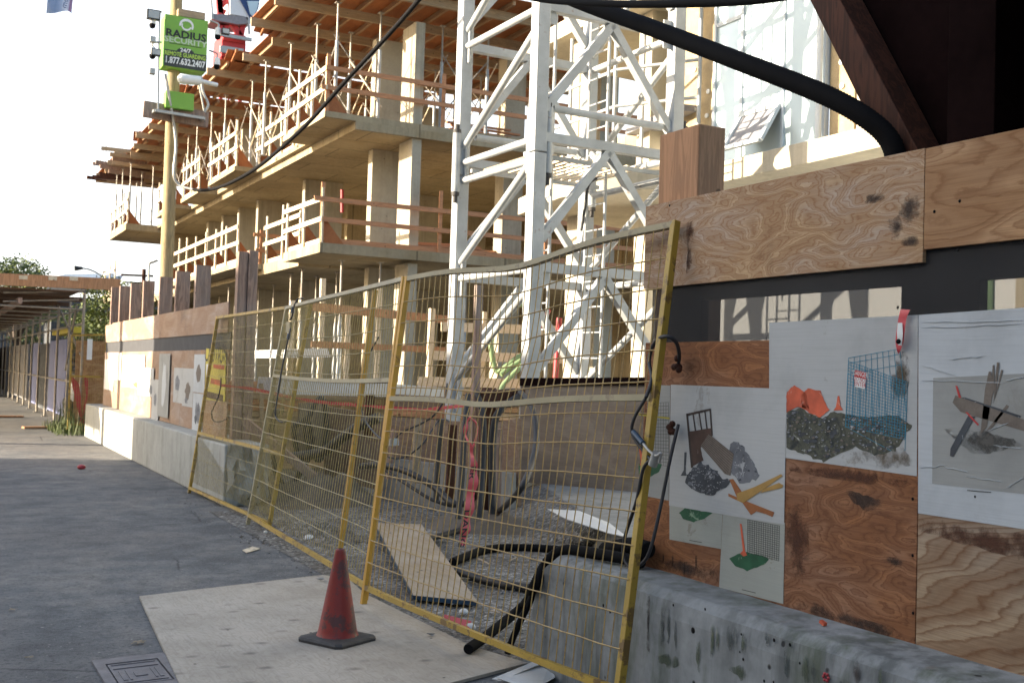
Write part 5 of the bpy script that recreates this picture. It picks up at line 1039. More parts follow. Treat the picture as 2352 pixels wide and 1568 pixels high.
for i,(a,c,x0) in enumerate(((24.1,29.0,7.15),(29.5,33.2,7.95),(33.7,38.2,7.35),(38.7,42.4,7.6),(42.9,46.9,7.1),(47.3,51.5,7.3),(52.0,57.5,6.9))):
    deck(a,c,x0,17.5 if i<2 else 14.5,10.72-.0*i,names[i])
b=MB(); 
for y in (55,56,57): 
    for k in range(6): b.bar((6.9+k*.25,y+random.uniform(-.4,.4),10.8),(6.9+k*.25,y+1.2,11.0+random.random()*.3),.03,.03)
    b.bar((7.,y,10.75),(7.,y,11.7),.03,.03); 
tag(b.build('rebar_starter','steel',loc=(7.3,56,10.75)),'thin bars sticking up from the far end of the formwork','rebar')
rp=random.Random(21)
tt=thing('timber_bundle','ragged bundle of dark boards and beams jutting from the far left end of the formwork','lumber stack',(7,56,10.2))
for k in range(18):
    y=rp.uniform(50,57.5); z=10.32+rp.uniform(-.25,.55); x=6.3+rp.uniform(-.2,.7); b=MB(); b.bar((x,y,z),(x+rp.uniform(1.5,3),y+rp.uniform(-.4,.4),z+rp.uniform(-.08,.08)),.09,.16); b.build('beam',rp.choice(['timber','timber_dk','timber_x']),tt)
for i,(y0,x0) in enumerate(((29.2,7.3),(33.4,7.4),(38.4,7.0),(42.7,6.9),(47.1,6.9))):
    b=MB(); b.poly([(x0,y0-.8,10.78),(x0+1.1,y0-.9,10.78),(x0+1.4,y0+1.5,10.8),(x0+.3,y0+1.3,10.8)],(0,0,.02)); b.bar((x0+.2,y0-1.1,10.72),(x0+.5,y0+1.2,10.72),.07,.09); tag(b.build('loose_sheet','ply_soff',loc=(x0,y0,10.7)),'loose plywood sheet overhanging the step after the %s formwork table'%ORD[i],'plywood sheet','loose sheets on the formwork edge')
# ============================================================ SHORING PROPS
def prop(loc,h,label,group,m='steel'):
    t=thing('shoring_prop',label,'shoring prop',loc,group); x,y,z=loc
    b=MB(); b.tube([(x,y,z),(x,y,z+h*.66)],.045,8); b.box(x-.08,x+.08,y-.08,y+.08,z,z+.012); b.build('outer_tube','white_p',t)
    b=MB(); b.tube([(x,y,z+h*.66),(x,y,z+h-.01)],.026,6); b.box(x-.07,x+.07,y-.07,y+.07,z+h-.02,z+h-.005); b.build('inner_tube','pipe',t); return t
row=0; protos={}
def place(h,z,xs,ys,floor,grp):
    first=None; 
    for ri,y in enumerate(ys):
        for ci,x in enumerate(xs):
            lab='%s shoring prop from the street edge, %s row back, %s'%(ORD[ci],ORD[ri],floor)
            jx,jy=random.uniform(-.15,.15),random.uniform(-.25,.25)
            if first is None: first=prop((x,y,z),h,lab,grp)
            else: dup(first,(x+jx,y+jy,z),lab)
place(2.74,7.56,[8.35,9.4,11.2,12.6,14.2],[25.4,27.3,29.4,31.6,34.0,36.2,38.9,41.0,43.4,45.6],'upper floor','shoring props under the formwork')
place(2.72,7.53,[7.5,8.4],[50.6,52.4,54.2],'far end','shoring props at the far end')
place(3.99,.15,[8.7,9.6,11.8],[25.5,28.6,30.4,34.5,36.5],'ground floor','shoring props on the ground floor')
# scissor braces between props
braces=thing('shoring_brace_set','crossed diagonal brace tubes between the upper-floor props','braces',(9.8,33,7.56))
k=0
for x in (8.35,9.4,11.2,12.6):
    for y in (25.4,27.3,29.4,31.6,34,36.2,38.9,41,43.4):
        y2=y+2.0; b=MB(); b.tube([(x,y,8.1),(x,y2,9.5)],.016,5); b.tube([(x+.05,y,9.5),(x+.05,y2,8.1)],.016,5); b.build('cross_brace','timber_pale' if k%2 else 'pipe',braces); k+=1
for x in (8.35,11.2):
    for y in (25.6,29.5,34.2): b=MB(); b.tube([(x,y,8.0),(x+1.3,y,9.6)],.016,5); b.tube([(x,y+.06,9.6),(x+1.3,y+.06,8.0)],.016,5); b.build('cross_brace','pipe',braces)
# ============================================================ GUARD RAILS ON THE SLAB EDGES
def rails(a,c,z,label,m='timber_pale',ps=1.3,gus=True,h=1.2,toe=True,over=.3):
    a=Vector((*a,z)); c=Vector((*c,z)); d=(c-a); L=d.length; d.normalize(); t=thing('guard_rail',label,'guard rail',tuple(a),'timber guard rails on the slab edges')
    n=max(1,round(L/ps)); inw=Vector((-d.y,d.x,0)); 
    if inw.x<0 or (abs(inw.x)<.01 and inw.y<0): inw=-inw
    for i in range(n+1):
        p=a+d*(L*i/n); b=MB(); hh=h+random.uniform(-.05,.3); b.bar(p+Vector((0,0,-.12)),p+Vector((random.uniform(-.02,.02),0,hh)),.045,.09,up=d); b.build('post',m,t)
        if gus: b=MB(); b.poly([p+Vector((0,0,.0))+inw*.04,p+Vector((0,0,.62))+inw*.04,p+inw*.55],d*.02); b.build('gusset','ply_soff',t)
    for zz in (.55,1.02):
        b=MB(); b.bar(a-d*random.uniform(.05,over)+Vector((0,0,zz))-inw*.045,c+d*random.uniform(.05,over)+Vector((0,0,zz+random.uniform(-.04,.04)))-inw*.045,.04,.11); b.build('rail',m,t)
    if toe: b=MB(); b.bar(a+Vector((0,0,.07))+inw*.05,c+Vector((0,0,.07))+inw*.05,.03,.12); b.build('toe_board',m,t)
rails((8.04,25.1),(8.04,28.4),7.56,'sunlit guard rail on the nearest balcony of the upper floor')
rails((8.02,33.6),(8.02,37.0),7.56,'sunlit guard rail on the second balcony of the upper floor')
rails((8.02,38.8),(8.02,41.5),7.56,'sunlit guard rail on the third balcony of the upper floor')
rails((8.02,43.1),(8.02,46.5),7.56,'sunlit guard rail on the fourth balcony of the upper floor')
rails((7.36,50.1),(7.36,54.9),7.53,'guard rail on the far left end of the upper floor','timber_pale')
rails((8.66,28.6),(8.66,33.4),7.56,'guard rail between the first and second balconies of the upper floor')
rails((8.04,25.04),(17,25.04),7.56,'orange guard rail along the near edge of the upper floor','timber_or',3.0,False,1.3,False)
rails((8.0,24.95),(8.0,27.8),4.45,'sunlit guard rail on the near corner balcony of the lower floor')
rails((8.4,28),(8.4,31.2),4.45,'guard rail just left of the corner balcony of the lower floor')
rails((7.66,31.5),(7.66,41.4),4.45,'long sunlit guard rail of the lower floor, above the timber posts',ps=1.5)
rails((8.0,24.96),(17,24.96),4.45,'orange guard rail along the near edge of the lower floor','timber_or',3.2,False,1.25,True)
rails((8.7,33.),(11.,33.),4.45,'short orange guard rail crossing the lower floor inside the building','timber_or',1.5,False)
rails((6.95,50.1),(6.95,53),4.45,'guard rail on the far left end of the lower floor')
for i,(x,y,z) in enumerate(((11.5,26.2,4.45),(13.4,27.,4.45),(12.4,26,7.56))):
    b=MB()
    for k in range(7): b.bar((x-1+random.uniform(0,.3),y+random.uniform(-.3,.3),z+.06+k*.05),(x+1+random.uniform(0,.4),y+random.uniform(-.3,.3),z+.06+k*.06),.1,.045)
    tag(b.build('scrap_lumber','timber_or',loc=(x,y,z)),['heap of orange scrap boards on the lower floor right of the corner column','second heap of scrap boards deeper on the lower floor','heap of scrap boards on the upper floor'][i],'lumber')
b=MB(); b.tube([PY(786,408+28,29.5),PY(786,408+80,29.5)],.05,8); tag(b.build('orange_pole','red',loc=tuple(PY(786,490,29.5))),'short orange-red pole hanging below the upper slab','pole')
# ============================================================ SECURITY POLE
YP=21.8; pb=PY(379,720,YP); pt=PY(405,0,YP); dirp=(pt-pb).normalized()
pole=thing('wood_pole','round pale timber pole rising from behind the far hoarding past the green boxes','pole',(pb.x,YP,0))
b=MB(); b.tube([Vector((pb.x-.02,YP,0)),pb,pb.lerp(pt,.5),pt+dirp*.6],.12,16,rad=[.135,.13,.12,.115]); b.build('shaft','wood_pole',pole)
sb=thing('security_unit','green security camera cabinet with phone number panel strapped to the timber pole','security unit',tuple(PY(425,160,YP-.3)))
YB=YP-.32
c4=[PY(378,31,YB),PY(478,49,YB),PY(474,162,YB),PY(375,154,YB)]
b=MB(); w_=.92; tl=c4[0]; zb=c4[3].z; x0=(c4[0].x+c4[3].x)/2; x1=(c4[1].x+c4[2].x)/2; z1=(c4[0].z+c4[1].z)/2; z0=(c4[2].z+c4[3].z)/2
b.box(x0,x1,YB,YB+.42,z0,z1); cab=b.build('cabinet','green_box',sb,bevel=.01)
b=MB(); b.box(x0+.02,x1,YB-.004,YB-.001,z0,z0+(z1-z0)*.32)
cx_=(x0+x1)/2; zz=z0+(z1-z0)*.32; pts=[(cx_+.16*math.cos(t),YB-.004,zz+.075*math.sin(t)) for t in [math.pi*i/12 for i in range(13)]]; b.poly(pts,(0,.003,0)); b.build('dark_panel','charcoal',cab)
H_=z1-z0; ux=Vector((1,0,0)); uz=Vector((0,0,1))
def lt(name,m,s,fz,size,off=.006): b=MB(); b.text(s,(cx_,YB,z0+H_*fz),ux,uz,size,off,bold=.03); b.build(name,m,cab)
lt('lettering','ink','RADIUS',.64,(.22,.2)); lt('lettering','lgrey','SECURITY',.52,(.18,.15)); lt('lettering','white','24/7',.345,(.11,.1)); lt('lettering','lime','REMOTE GUARDING',.25,(.082,.11)); lt('lettering','white','1.877.632.2407',.12,(.122,.17))
b=MB(); b.box(cx_-.3,cx_+.3,YB-.005,YB-.001,z0+H_*.445,z0+H_*.455); b.build('small_print','ink',cab)
b=MB(); c=Vector((cx_,YB-.006,z0+H_*.83)); 
for r0,r1,m0,m1 in ((.1,.135,-.5,3.3),(.07,.095,2.7,6.1)):
    P1=[c+Vector((r0*math.cos(m0+(m1-m0)*i/20),0,r0*math.sin(m0+(m1-m0)*i/20)*.85)) for i in range(21)]; P2=[c+Vector((r1*math.cos(m0+(m1-m0)*i/20),0,r1*math.sin(m0+(m1-m0)*i/20))) for i in range(21)]; b.strip(P1,P2)
b.build('ring_logo','white',cab)
b=MB(); b.box(x0+.25,x1-.05,YB+.05,YB+.4,z1+.02,z1+.16); b.build('top_box','timber_x',sb); 
b=MB(); l4=[PY(382,203,YB),PY(447,214,YB),PY(446,252,YB),PY(381,248,YB)]; b.box(l4[0].x,l4[1].x,YB+.02,YB+.3,l4[2].z-.02,l4[0].z-.03); b.build('lower_box','green_box',sb,bevel=.008)
b=MB(); t0=PY(356,254,YB-.05); t1=PY(468,272,YB-.05); b.bar(t0,t1,.06,.05); b.bar(t0+Vector((.05,.45,0)),t1+Vector((0,.45,0)),.06,.05); b.bar(t1,t1+Vector((0,.45,0)),.06,.05); b.bar(t0,t0+Vector((0,.45,0)),.05,.05); b.box(t0.x,t1.x,YB,YB+.38,t1.z+.02,t1.z+.04); b.build('tray','steel',sb)
b=MB(); b.tube(curve([PY(470,258,YB),PY(478,240,YB),PY(466,210,YB),PY(462,176,YB)],5),.025,8); b.tube([PY(470,262,YB+.35),PY(455,180,YB+.35)],.018,8); b.build('side_arm','steel',sb)
b=MB(); b.tube([PY(418,182,YB-.1),PY(460,186,YB-.1)],.09,14); b.ball(PY(418,182,YB-.1),.09,12,8); b.tube([PY(460,186,YB-.1),PY(500,196,YB-.1)],.04,10); b.build('horn_speaker','white',sb)
b=MB(); b.bar(PY(329,250,YB+.2),PY(478,276,YB+.2),.1,.3); b.build('timber_crosspiece','timber',sb)
for side,pts in (('l',((350,58),(350,128))),('r',((500,84),(498,152)))):
    for (u,v) in pts:
        c=PY(u,v,YB); b=MB(); b.tube([c+Vector((0,0,.16)),c+Vector((0,0,.02))],.055,12,rad=[.05,.065]); dm=b.build('dome_camera','white',sb); b=MB(); b.ball(c+Vector((0,0,-.01)),.06,12,8); b.build('dome','black',dm)
        b=MB(); b.tube(curve([c+Vector((0,0,.16)),c+Vector((0,0,.24)),c+Vector((.16 if side=='l' else -.16,0,.28))],4),.02,8); b.build('bracket','steel',sb)
for (u,v,s) in ((352,36,.2),(379-2,122,.0),(357,122,.14),(517,74,.12)):
    if not s: continue
    c=PY(u,v,YB-.02); b=MB(); b.box(c.x-s*.6,c.x+s*.6,YB-.1,YB,c.z-s*.45,c.z+s*.45); fl=b.build('flood_light','ink',sb); b=MB(); b.box(c.x-s*.5,c.x+s*.5,YB-.104,YB-.101,c.z-s*.36,c.z+s*.36); b.build('lens','steel',fl)
for (u,v) in ((350,92),(349,165)):
    c=PY(u,v,YB); b=MB(); b.box(c.x-.05,c.x+.05,YB-.08,YB+.05,c.z-.05,c.z+.05); b.build('sensor','steel',sb)
b=MB(); b.bar(PY(385-19,40,YB+.03),PY(363,254,YB+.03),.03,.03); b.build('mast_rail','steel',sb)
cable('power_cable','thin grey cable running down the timber pole from the security cabinet',[PY(380,170,YP-.35),PY(390,230,YP-.3),PY(400,290,YP-.2),PY(404,340,YP-.2),PY(399,400,YP-.2),PY(412,425,YP-.2),PY(445,436,YP-.4)],.025,'steel')
# overhead cable
cc=[(445,436,21.4),(480,436,20.8),(530,420,19.8),(600,378,18.5),(700,290,16.8),(800,180,15.4),(900,72,14.2),(967,-6,13.4),(1040,-95,12.6)]
cable('overhead_cable','long black cable swooping across the building from the timber pole',[PY(*p) for p in cc],.032,'black')
# ============================================================ WALKWAY SCAFFOLD (LEFT)
sw=thing('covered_walkway','scaffold walkway roof with timber fascia over the path, far left','walkway',(1.,24.5,0))
b=MB(); b.bar(Vector((-6.5,24.4,3.02-.06)),Vector((3.5,24.4,3.14)),.06,.24); b.build('fascia','timber_pk',sw)
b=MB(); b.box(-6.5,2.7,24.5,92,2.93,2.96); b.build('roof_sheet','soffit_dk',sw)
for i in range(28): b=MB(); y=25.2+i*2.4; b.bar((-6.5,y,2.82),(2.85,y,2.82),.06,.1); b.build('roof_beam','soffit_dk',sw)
for x in (-1.2,.2,1.6): b=MB(); b.bar((x,24.5,2.70),(x,92,2.70),.08,.12); b.build('long_beam','timber',sw)
for i in range(24):
    y=24.8+i*2.55
    for x in (2.85,):
        b=MB(); b.tube([(x,y,0),(x,y,2.95)],.03,8); b.box(x-.08,x+.08,y-.08,y+.08,0,.02); b.build('standard','pipe',sw)
    b=MB(); b.tube([(-6,y,2.6),(2.85,y,2.6)],.024,6); b.build('transom','pipe',sw)
b=MB(); b.box(-3.6,-3.55,50,92,0,2.9); b.build('side_wall','timber_dk',sw)  # unseen wall added to darken the space under the walkway roof
b=MB(); b.box(-3.6,1.4,92,92.05,0,2.9); b.build('end_wall','timber_dk',sw)
for z in (1.05,2.3,2.62): b=MB(); b.tube([(2.85,24.8,z),(2.85,84,z)],.024,6); b.build('ledger','pipe',sw)
b=MB(); b.tube([(2.85,24.8,1.6),(2.6,27.6,2.8)],.024,6); b.tube([(2.83,27.6,1.3),(2.75,25.2,2.7)],.024,6); b.tube([(1.3,24.8,2.86),(2.85,24.8,2.99)],.024,6); b.tube([(1.3,24.8,2.68),(2.75,24.8,2.80)],.02,6); b.build('brace','pipe',sw)
for i,x in enumerate((1.55,2.1,2.5)): b=MB(); b.box(x,x+.16,24.35,24.6,3.12+.02*i,3.2+.02*i); tag(b.build('timber_block','timber_pale',loc=(x,24.4,3.12)),['pale timber block on the walkway fascia, left one','pale timber block on the walkway fascia, middle one','pale timber block on the walkway fascia, right one'][i],'block')
for i,(a,c,m) in enumerate(((29.3,33.5,'lav'),(36.5,39,'lav'),(41,52,'tarp'),(53,80,'timber_dk'))):
    b=MB(); b.box(3.0,3.04,a,c,.15,2.05); tag(b.build('site_screen',m,loc=(3.,(a+c)/2,.1)),['lavender blue panel standing behind the scaffold poles','narrower lavender panel farther along the walkway','long grey tarp wall along the walkway','dark boarding at the far end of the walkway'][i],'panel')
b=MB(); b.box(3.0,3.05,33.5,36.5,.1,2.0); tag(b.build('site_screen','i_dgrey',loc=(3,35,.1)),'dark panel between the two lavender panels','panel')
b=MB(); b.box(3.0,3.3,28.6,33,2.2,2.34); tag(b.build('yellow_beam','yel_sign',loc=(3,30,2.2)),'yellow beam end above the lavender panel under the walkway','beam')
b=MB()
for k in range(12): b.ball((3.15+random.uniform(-.15,.2),27.6+random.uniform(-.6,.6),.45+random.random()*.8),random.uniform(.12,.25),8,6,(1,1,.8))
tag(b.build('rubbish_bags','charcoal',loc=(3.2,27.6,.2)),'dark pile of bags and rubble between the scaffold poles','pile')
b=MB(); b.ball((3.0,26.6,.95),.16,10,7,(1,1,1.4)); b.ball((2.98,26.9,.8),.14,10,7,(1,1,1.5)); tag(b.build('plastic_sheet_roll','wrap',loc=(3,26.7,.6)),'pale blue plastic rolls stacked behind the tall scaffold pole','roll')
# gap panel beyond the hoarding + ply, tape, weeds
gp=thing('fence_panel','small yellow mesh panel closing the gap at the far hoarding end','fence panel',(3.0,24.6,0))
xs0,xs1=2.62,3.3
for x in (xs0,xs1): b=MB(); b.bar((x,24.6,.1),(x,24.6,2.05),.04,.04); b.build('post','yellow',gp)
for z in (.2,1.2,2.04): b=MB(); b.bar((xs0,24.6,z),(xs1,24.6,z+(.05 if z>2 else 0)),.04,.04); b.build('rail','yellow',gp)
b=MB()
for i in range(15): b.tube([(xs0+.045*i,24.58,.2),(xs0+.045*i,24.58,2.04)],.003,4,False)
for j in range(12): b.tube([(xs0,24.58,.2+.155*j),(xs1,24.58,.2+.155*j)],.003,4,False)
b.build('wire_mesh','wire_y',gp)
b=MB(); b.box(2.75,3.6,25.0,25.03,.0,1.95); tag(b.build('plywood_sheet','ply_or',loc=(3.1,25,0)),'sunlit orange plywood behind the small yellow mesh panel','plywood sheet')
b=MB(); b.box(2.92,3.02,24.55,24.57,1.55,1.98); tag(b.build('notice','white',loc=(2.97,24.56,1.55)),'tall blank white notice on the small yellow mesh panel','notice')
p0=Vector((2.62,24.7,1.25)); p1=Vector((2.85,24.75,.35)); b=MB(); b.strip([p0+Vector((.0,0,.0)),p0.lerp(p1,.5)+Vector((-.02,0,.05)),p1],[p0+Vector((.18,0,-.2)),p0.lerp(p1,.5)+Vector((.12,0,.0)),p1+Vector((.04,0,0))]); b.strip([Vector((2.9,24.7,1.2)),Vector((2.95,24.7,.8)),Vector((2.88,24.7,.3))],[Vector((2.98,24.7,1.15)),Vector((2.99,24.7,.8)),Vector((2.91,24.7,.3))]); b.strip([Vector((2.84,24.68,.3)),Vector((2.94,24.66,.15)),Vector((2.96,24.6,.02))],[Vector((2.9,24.68,.34)),Vector((3.04,24.66,.12)),Vector((3.06,24.6,.02))])
tag(b.build('barrier_tape','red',loc=(2.8,24.7,.1)),'crumpled red mesh tape tied around the tall scaffold pole','tape')
b=MB(); rd=random.Random(2)
for i in range(900):
    x=rd.uniform(2.35,3.35); y=rd.uniform(24.0,27.2); h=rd.uniform(.08,.5)*(1.3 if x>2.6 else .5); a=rd.uniform(0,6.28); l=Vector((math.cos(a),math.sin(a),0))*rd.uniform(.02,.14); w_=Vector((-l.y,l.x,0)).normalized()*.008
    p=Vector((x,y,0)); b.add([p-w_,p+w_,p+l*.5+Vector((0,0,h*.7))+w_*.7,p+l*.5+Vector((0,0,h*.7))-w_*.7,p+l+Vector((0,0,h))],[(0,1,2,3),(3,2,4)])
tag(b.build('weeds','grass',loc=(2.9,25.5,0)),'green weeds growing at the foot of the tall scaffold pole','weeds',kind='stuff')
for i,(x,y,l) in enumerate(((1.9,26.5,'pinkish board lying on the path between the scaffold feet'),(1.5,31.5,'second reddish board on the path farther under the walkway'))):
    b=MB(); b.bar((x,y,.03),(x+.75,y+.15,.03),.2,.04); tag(b.build('loose_board','timber_pk',loc=(x,y,.01)),l,'board')
b=MB(); c=PZ(187,1072,.03); b.ball(c,.06,8,6,(1,1,.6)); tag(b.build('red_scrap','red',loc=tuple(c)),'small red scrap on the sunlit path by the far wall end','litter')
# ============================================================ TREES
def tree(x,y,h,r,label,n=2600,m='leaf',seed=1,zc=.66):
    rd=random.Random(seed); t=thing('broadleaf_tree',label,'tree',(x,y,0)); b=MB(); b.tube([(x,y,0),(x+.1,y,h*.3),(x,y+.1,h*.6)],.2,10,rad=[.22,.16,.08]); cl=[]
    for i in range(16):
        a=rd.uniform(0,6.28); e=rd.uniform(-.5,1.2); c=Vector((x+r*.62*math.cos(a)*math.cos(e),y+r*.62*math.sin(a)*math.cos(e),h*zc+r*.62*math.sin(e))); cl.append((c,rd.uniform(.28,.5)*r)); b.tube([(x,y,h*.35),c.lerp(Vector((x,y,h*.4)),.4),c],.05,5,rad=[.09,.05,.02])
    b.build('trunk','bark',t); b=MB()
    for i in range(n):
        c,rr=rd.choice(cl); d=Vector((rd.gauss(0,1),rd.gauss(0,1),rd.gauss(0,1))).normalized()*rr*rd.random()**.45; p=c+d; s=rd.uniform(.06,.13)*(h/7); u=Vector((rd.gauss(0,1),rd.gauss(0,1),rd.gauss(0,1))).normalized(); v=u.orthogonal().normalized()
        b.cur=i%3==0; b.add([p-u*s,p+v*s*.6,p+u*s,p-v*s*.6],[(0,1,2,3)])
    b.build('crown',[m,'leaf2'],t); return t
tree(3.9,62,6.6,2.2,'bushy green tree above the walkway roof at the left edge',4200,'leaf',1,.72)
tree(1.4,66,6.2,1.6,'smaller tree at the very left edge above the walkway roof',2200,'leaf',5,.75)
tree(6.3,45,4.9,2.0,'dark green tree seen between the scaffold poles and the timber posts',5200,'leaf',2,.58)
tree(8.2,52,4.6,1.7,'green tree behind the first timber posts of the far hoarding',3600,'leaf',3,.55)
tree(5.6,66,5.2,2.4,'dark tree closing the view beneath the walkway roof edge',5200,'leaf',8,.55)
tree(4.6,38,3.2,1.2,'low leafy tree behind the lavender panel',2600,'leaf',4,.6)
# ============================================================ FAR THINGS
hs=thing('far_house','distant building with pale blue sloping roof right of the street lamp','house',(14,90,0))
b=MB(); b.poly([PY(205,655,90),PY(215,640,90),PY(283,632,90),PY(268,660,90)],(0,10,0)); b.build('roof','roofm',hs)
b=MB(); b.poly([PY(100,660,95),PY(100,642,95),PY(150,630,95),PY(262,627,95),PY(262,662,95)],(0,8,0)); b.build('upper_roof','wrap',hs)
b=MB(); p=PY(150,700,92); b.box(p.x-6,p.x+12,92,104,0,6.5); b.build('wall','i_dgrey',hs)
b=MB(); b.box(5.2,8.4,58,62,0,3.4); tag(b.build('site_office','i_dgrey',loc=(7,60,0)),'dark blue-grey cabin behind the green trees','cabin')
sl_=thing('street_lamp','distant street lamp with curved arm above the walkway','street lamp',(PY(238,650,70).x,70,0))
p=PY(238,622,70); b=MB(); b.tube([(p.x,70,0),(p.x,70,p.z)],.09,8); b.build('pole','steel',sl_)
b=MB(); b.tube(curve([PY(237,640,70),PY(225,628,70),PY(205,619,70),PY(190,616,70)],5),.05,6); b.build('arm','steel',sl_)
b=MB(); b.tube([PY(190,616,70),PY(171,616,70)],.14,8,rad=[.08,.16]); b.build('lamp_head','ink',sl_)
up=thing('utility_pole','thin utility pole with crossarm beyond the first timber posts','utility pole',(PY(331,700,60).x,60,0))
p=PY(331,618,60); b=MB(); b.tube([(p.x,60,0),(p.x,60,p.z)],.1,8); b.bar(PY(278,631,60),PY(352,634,60),.08,.1); b.bar(PY(282,648,60),PY(330,650,60),.06,.08); b.build('pole','timber_dk',up)
b=MB(); b.tube(curve([PY(342,660,58),PY(342,610,58),PY(352,602,58),PY(362,598,58)],4),.06,6); tag(b.build('bent_pipe','steel',loc=(9,58,2)),'small bent vent pipe beyond the hoarding near the grey column','pipe')
# parked van
vn=thing('parked_van','dark parked vehicle half hidden at the left edge beyond the path','van',(.9,52,0))
x0,y0=-2.6,50.
prof=[(0,.35),(0,1.0),(.9,1.15),(1.5,1.75),(4.4,1.8),(4.7,1.1),(4.75,.35)]
b=MB(); b.poly([(x0+3.9,y0+a*1.0,z) for a,z in prof],(-1.9,0,0)); b.build('body','carp',vn,bevel=.06)
b=MB(); b.poly([(x0+3.905,y0+a,z) for a,z in ((1.1,1.2),(1.6,1.68),(4.2,1.72),(4.4,1.2))],(-1.91,0,0)); b.build('side_window','glass_dk',vn)
b=MB(); b.poly([(x0+2.15,y0-.01+.88,1.17),(x0+3.75,y0+.88-.01,1.17),(x0+3.7,y0+1.45,1.72),(x0+2.2,y0+1.45,1.72)],(0,-.02,.01)); b.build('windscreen','glass',vn)
for yy in (.9,3.8):
    for xx in (2.0,3.72): b=MB(); b.tube([(x0+xx,y0+yy,.33),(x0+xx+.2,y0+yy,.33)],.33,16); b.build('wheel','black',vn)
for xx in (2.15,3.45): b=MB(); b.box(x0+xx,x0+xx+.3,y0-.02,y0+.01,.7,.88); b.build('headlight','white',vn)
b=MB(); b.box(-6,1.6,95,96,0,5); tag(b.build('far_house','brick',loc=(-2,95,0)),'far pale wall closing the view under the walkway roof','house')
# banner top-left
bn=MB(); Yb=30; A_=[];B2=[]
for i in range(9):
    t=i/8; A_.append(PY(107+t*(165-107)-0,0-12,Yb)+Vector((0,.15*math.sin(t*5),.0))); B2.append(PY(106+t*(163-106),31-4*math.sin(t*3.1)+(5 if t>.9 else 0)*1.0,Yb)+Vector((0,.15*math.sin(t*5),0)))
for i in range(9): A_[i]=A_[i]+Vector((.05,0,.6))
bn.strip(A_,B2); bn.v+= []; o=bn.build('banner',['flag'],loc=tuple(B2[0])); tag(o,'blue-grey fabric banner with vertical lettering at the top left corner','banner')
b=MB(); b.text('me',PY(149,8,Yb-.25),Vector((0.17,0,1)),Vector((-1,0,.17)),(.2,.2),0); b.build('lettering','flagink',o)
b=MB(); b.bar(PY(160,27,Yb-.25),PY(165,-5,Yb-.25),.07,.004); b.build('pink_band','flagpk',o)
b=MB(); b.tube([PY(98,-30,Yb+.05),PY(113,-30,Yb+.05)],.02,6); 
# red crane
cr=thing('red_tower_crane','distant red tower crane with grey and glass cab above the formwork','tower crane',(PY(530,130,70).x,70,0))
def cy_(u,v,d=0): return PY(u,v,70+d)
k_=(.9408*220/2156)
def C2(x,y,d=0): return cy_(451.6+x*.09600,0+y*.09600,d)
pA=C2(620,1380); pB=C2(1080,1380)
for d in (0,1.6):
    for u in (620,1080):
        b=MB(); a=C2(u,1360,d); b.bar(Vector((a.x,a.y,0)),a,.2,.2); b.build('mast_leg','crane_red',cr)
for i in range(9):
    z0=2+i*2.2; b=MB(); a=C2(620,1360).x; c=C2(1080,1360).x; b.bar((a,70,z0),(c,70,z0+2.2),.1,.1); b.bar((a,70,z0+2.2),(c,70,z0+2.2),.1,.1); b.build('mast_brace','crane_red',cr)
b=MB(); q0=C2(560,1380); q1=C2(1140,1060); b.box(q0.x,q1.x,69.6,72,q0.z,q1.z); b.build('slewing_ring','crane_red',cr)
b=MB(); q0=C2(590,1010); q1=C2(1130,910); b.box(q0.x,q1.x,69.5,72.1,q0.z,q1.z); b.build('slewing_ring','crane_red',cr)
b=MB(); q0=C2(500,1310); q1=C2(1060,1240); b.box(q0.x,q1.x,69.3,69.5,q0.z,q1.z); q0=C2(500,1010); q1=C2(1240,940); b.box(q0.x,q1.x,69.1,69.3,(q0.z+q1.z)/2-.1,(q0.z+q1.z)/2+.1); b.build('walkway_edge','steel',cr)
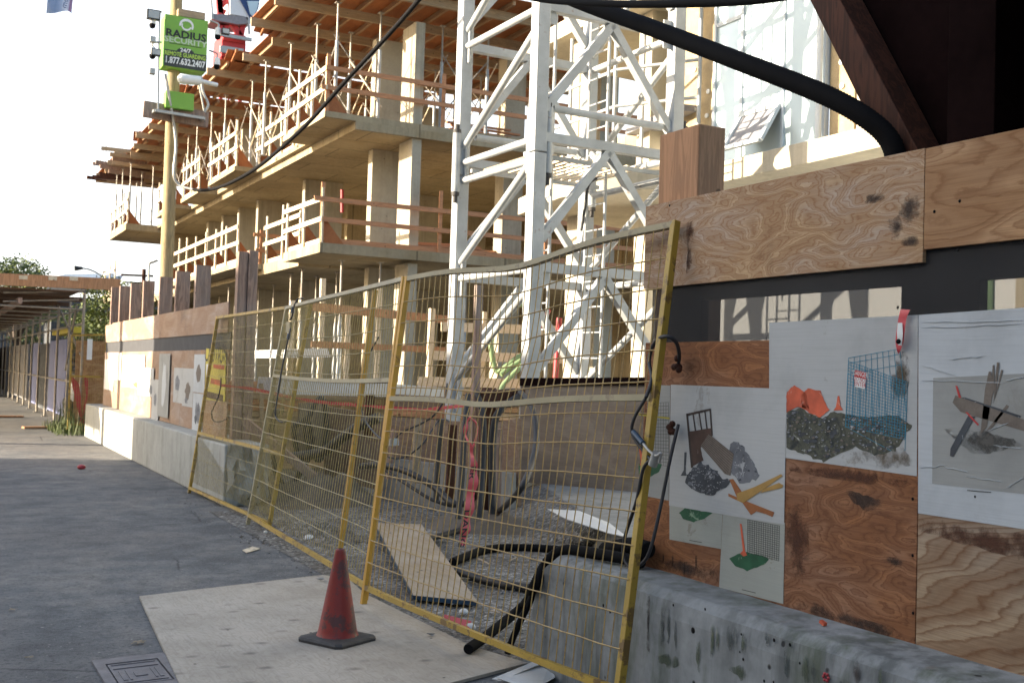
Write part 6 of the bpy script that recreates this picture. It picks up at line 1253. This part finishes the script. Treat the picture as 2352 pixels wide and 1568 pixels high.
b=MB()
for a,c in (((600,900),(540,0)),((1050,900),(1110,560)),((850,560),(1050,900)),((540,560),(900,560)),((650,900),(700,560)),((560,250),(680,330)),((530,0),(560,330)),((600,130),(740,0))): b.bar(C2(*a,.5),C2(*c,.5),.34,.34)
b.build('frame','crane_red',cr)
b=MB(); q0=C2(380,490); q1=C2(1250,340); b.poly([C2(360,330),C2(800,360),C2(1220,420),C2(1290,560),C2(1000,590),C2(500,500),C2(380,460)],(0,2,0)); b.build('cab_platform','tarp',cr)
b=MB(); b.poly([C2(800,-60),C2(1000,-60),C2(1340,480),C2(1290,560),C2(1150,400),C2(800,340)],(0,1.8,0)); b.build('cab_panel','wrap',cr)
b=MB(); b.poly([C2(1010,-60,-.1),C2(1520,-60,-.1),C2(1480,200,-.1),C2(1380,420,-.1),C2(1300,460,-.1)],(0,1.9,0)); b.build('cab_glass','glass_dk' if 0 else 'flagink',cr)
b=MB(); b.poly([C2(1210,30,-.15),C2(1490,30,-.15),C2(1440,250,-.15),C2(1350,400,-.15),C2(1280,340,-.15)],(0,.03,0)); b.build('cab_window','glass',cr)
b=MB(); b.bar(C2(350,-40),C2(375,330),.1,.1); b.bar(C2(375,330),C2(380,470),.15,.15); b.build('railing','steel',cr); b=MB(); b.bar(C2(1240,480),C2(1260,820),.12,.12); b.build('hanging_cable','steel',cr)
# ============================================================ OPPOSITE SIDE OF THE STREET (outside the frame, unseen blocks added to throw the shade)
op=thing('street_block','brick row across the street, outside the picture','building',(-14,8,0))
b=MB(); b.box(-20,-13,-25,12.6,0,11); b.build('wall','brick',op)
b=MB(); b.box(-20,-13,12.6,22.6,0,7.3); b.build('wall','brick',op)
b=MB(); b.box(-20.3,-12.8,-25.3,12.5,11,11.3); b.build('roof','tarp',op)
b=MB(); b.tube([(-1.0,22.45,0),(-1.0,22.45,8.)],.16,12); tag(b.build('utility_pole','timber',loc=(-1.0,22.45,0)),'wooden pole beside the path, outside the picture, casting a shadow on the far hoarding','pole')
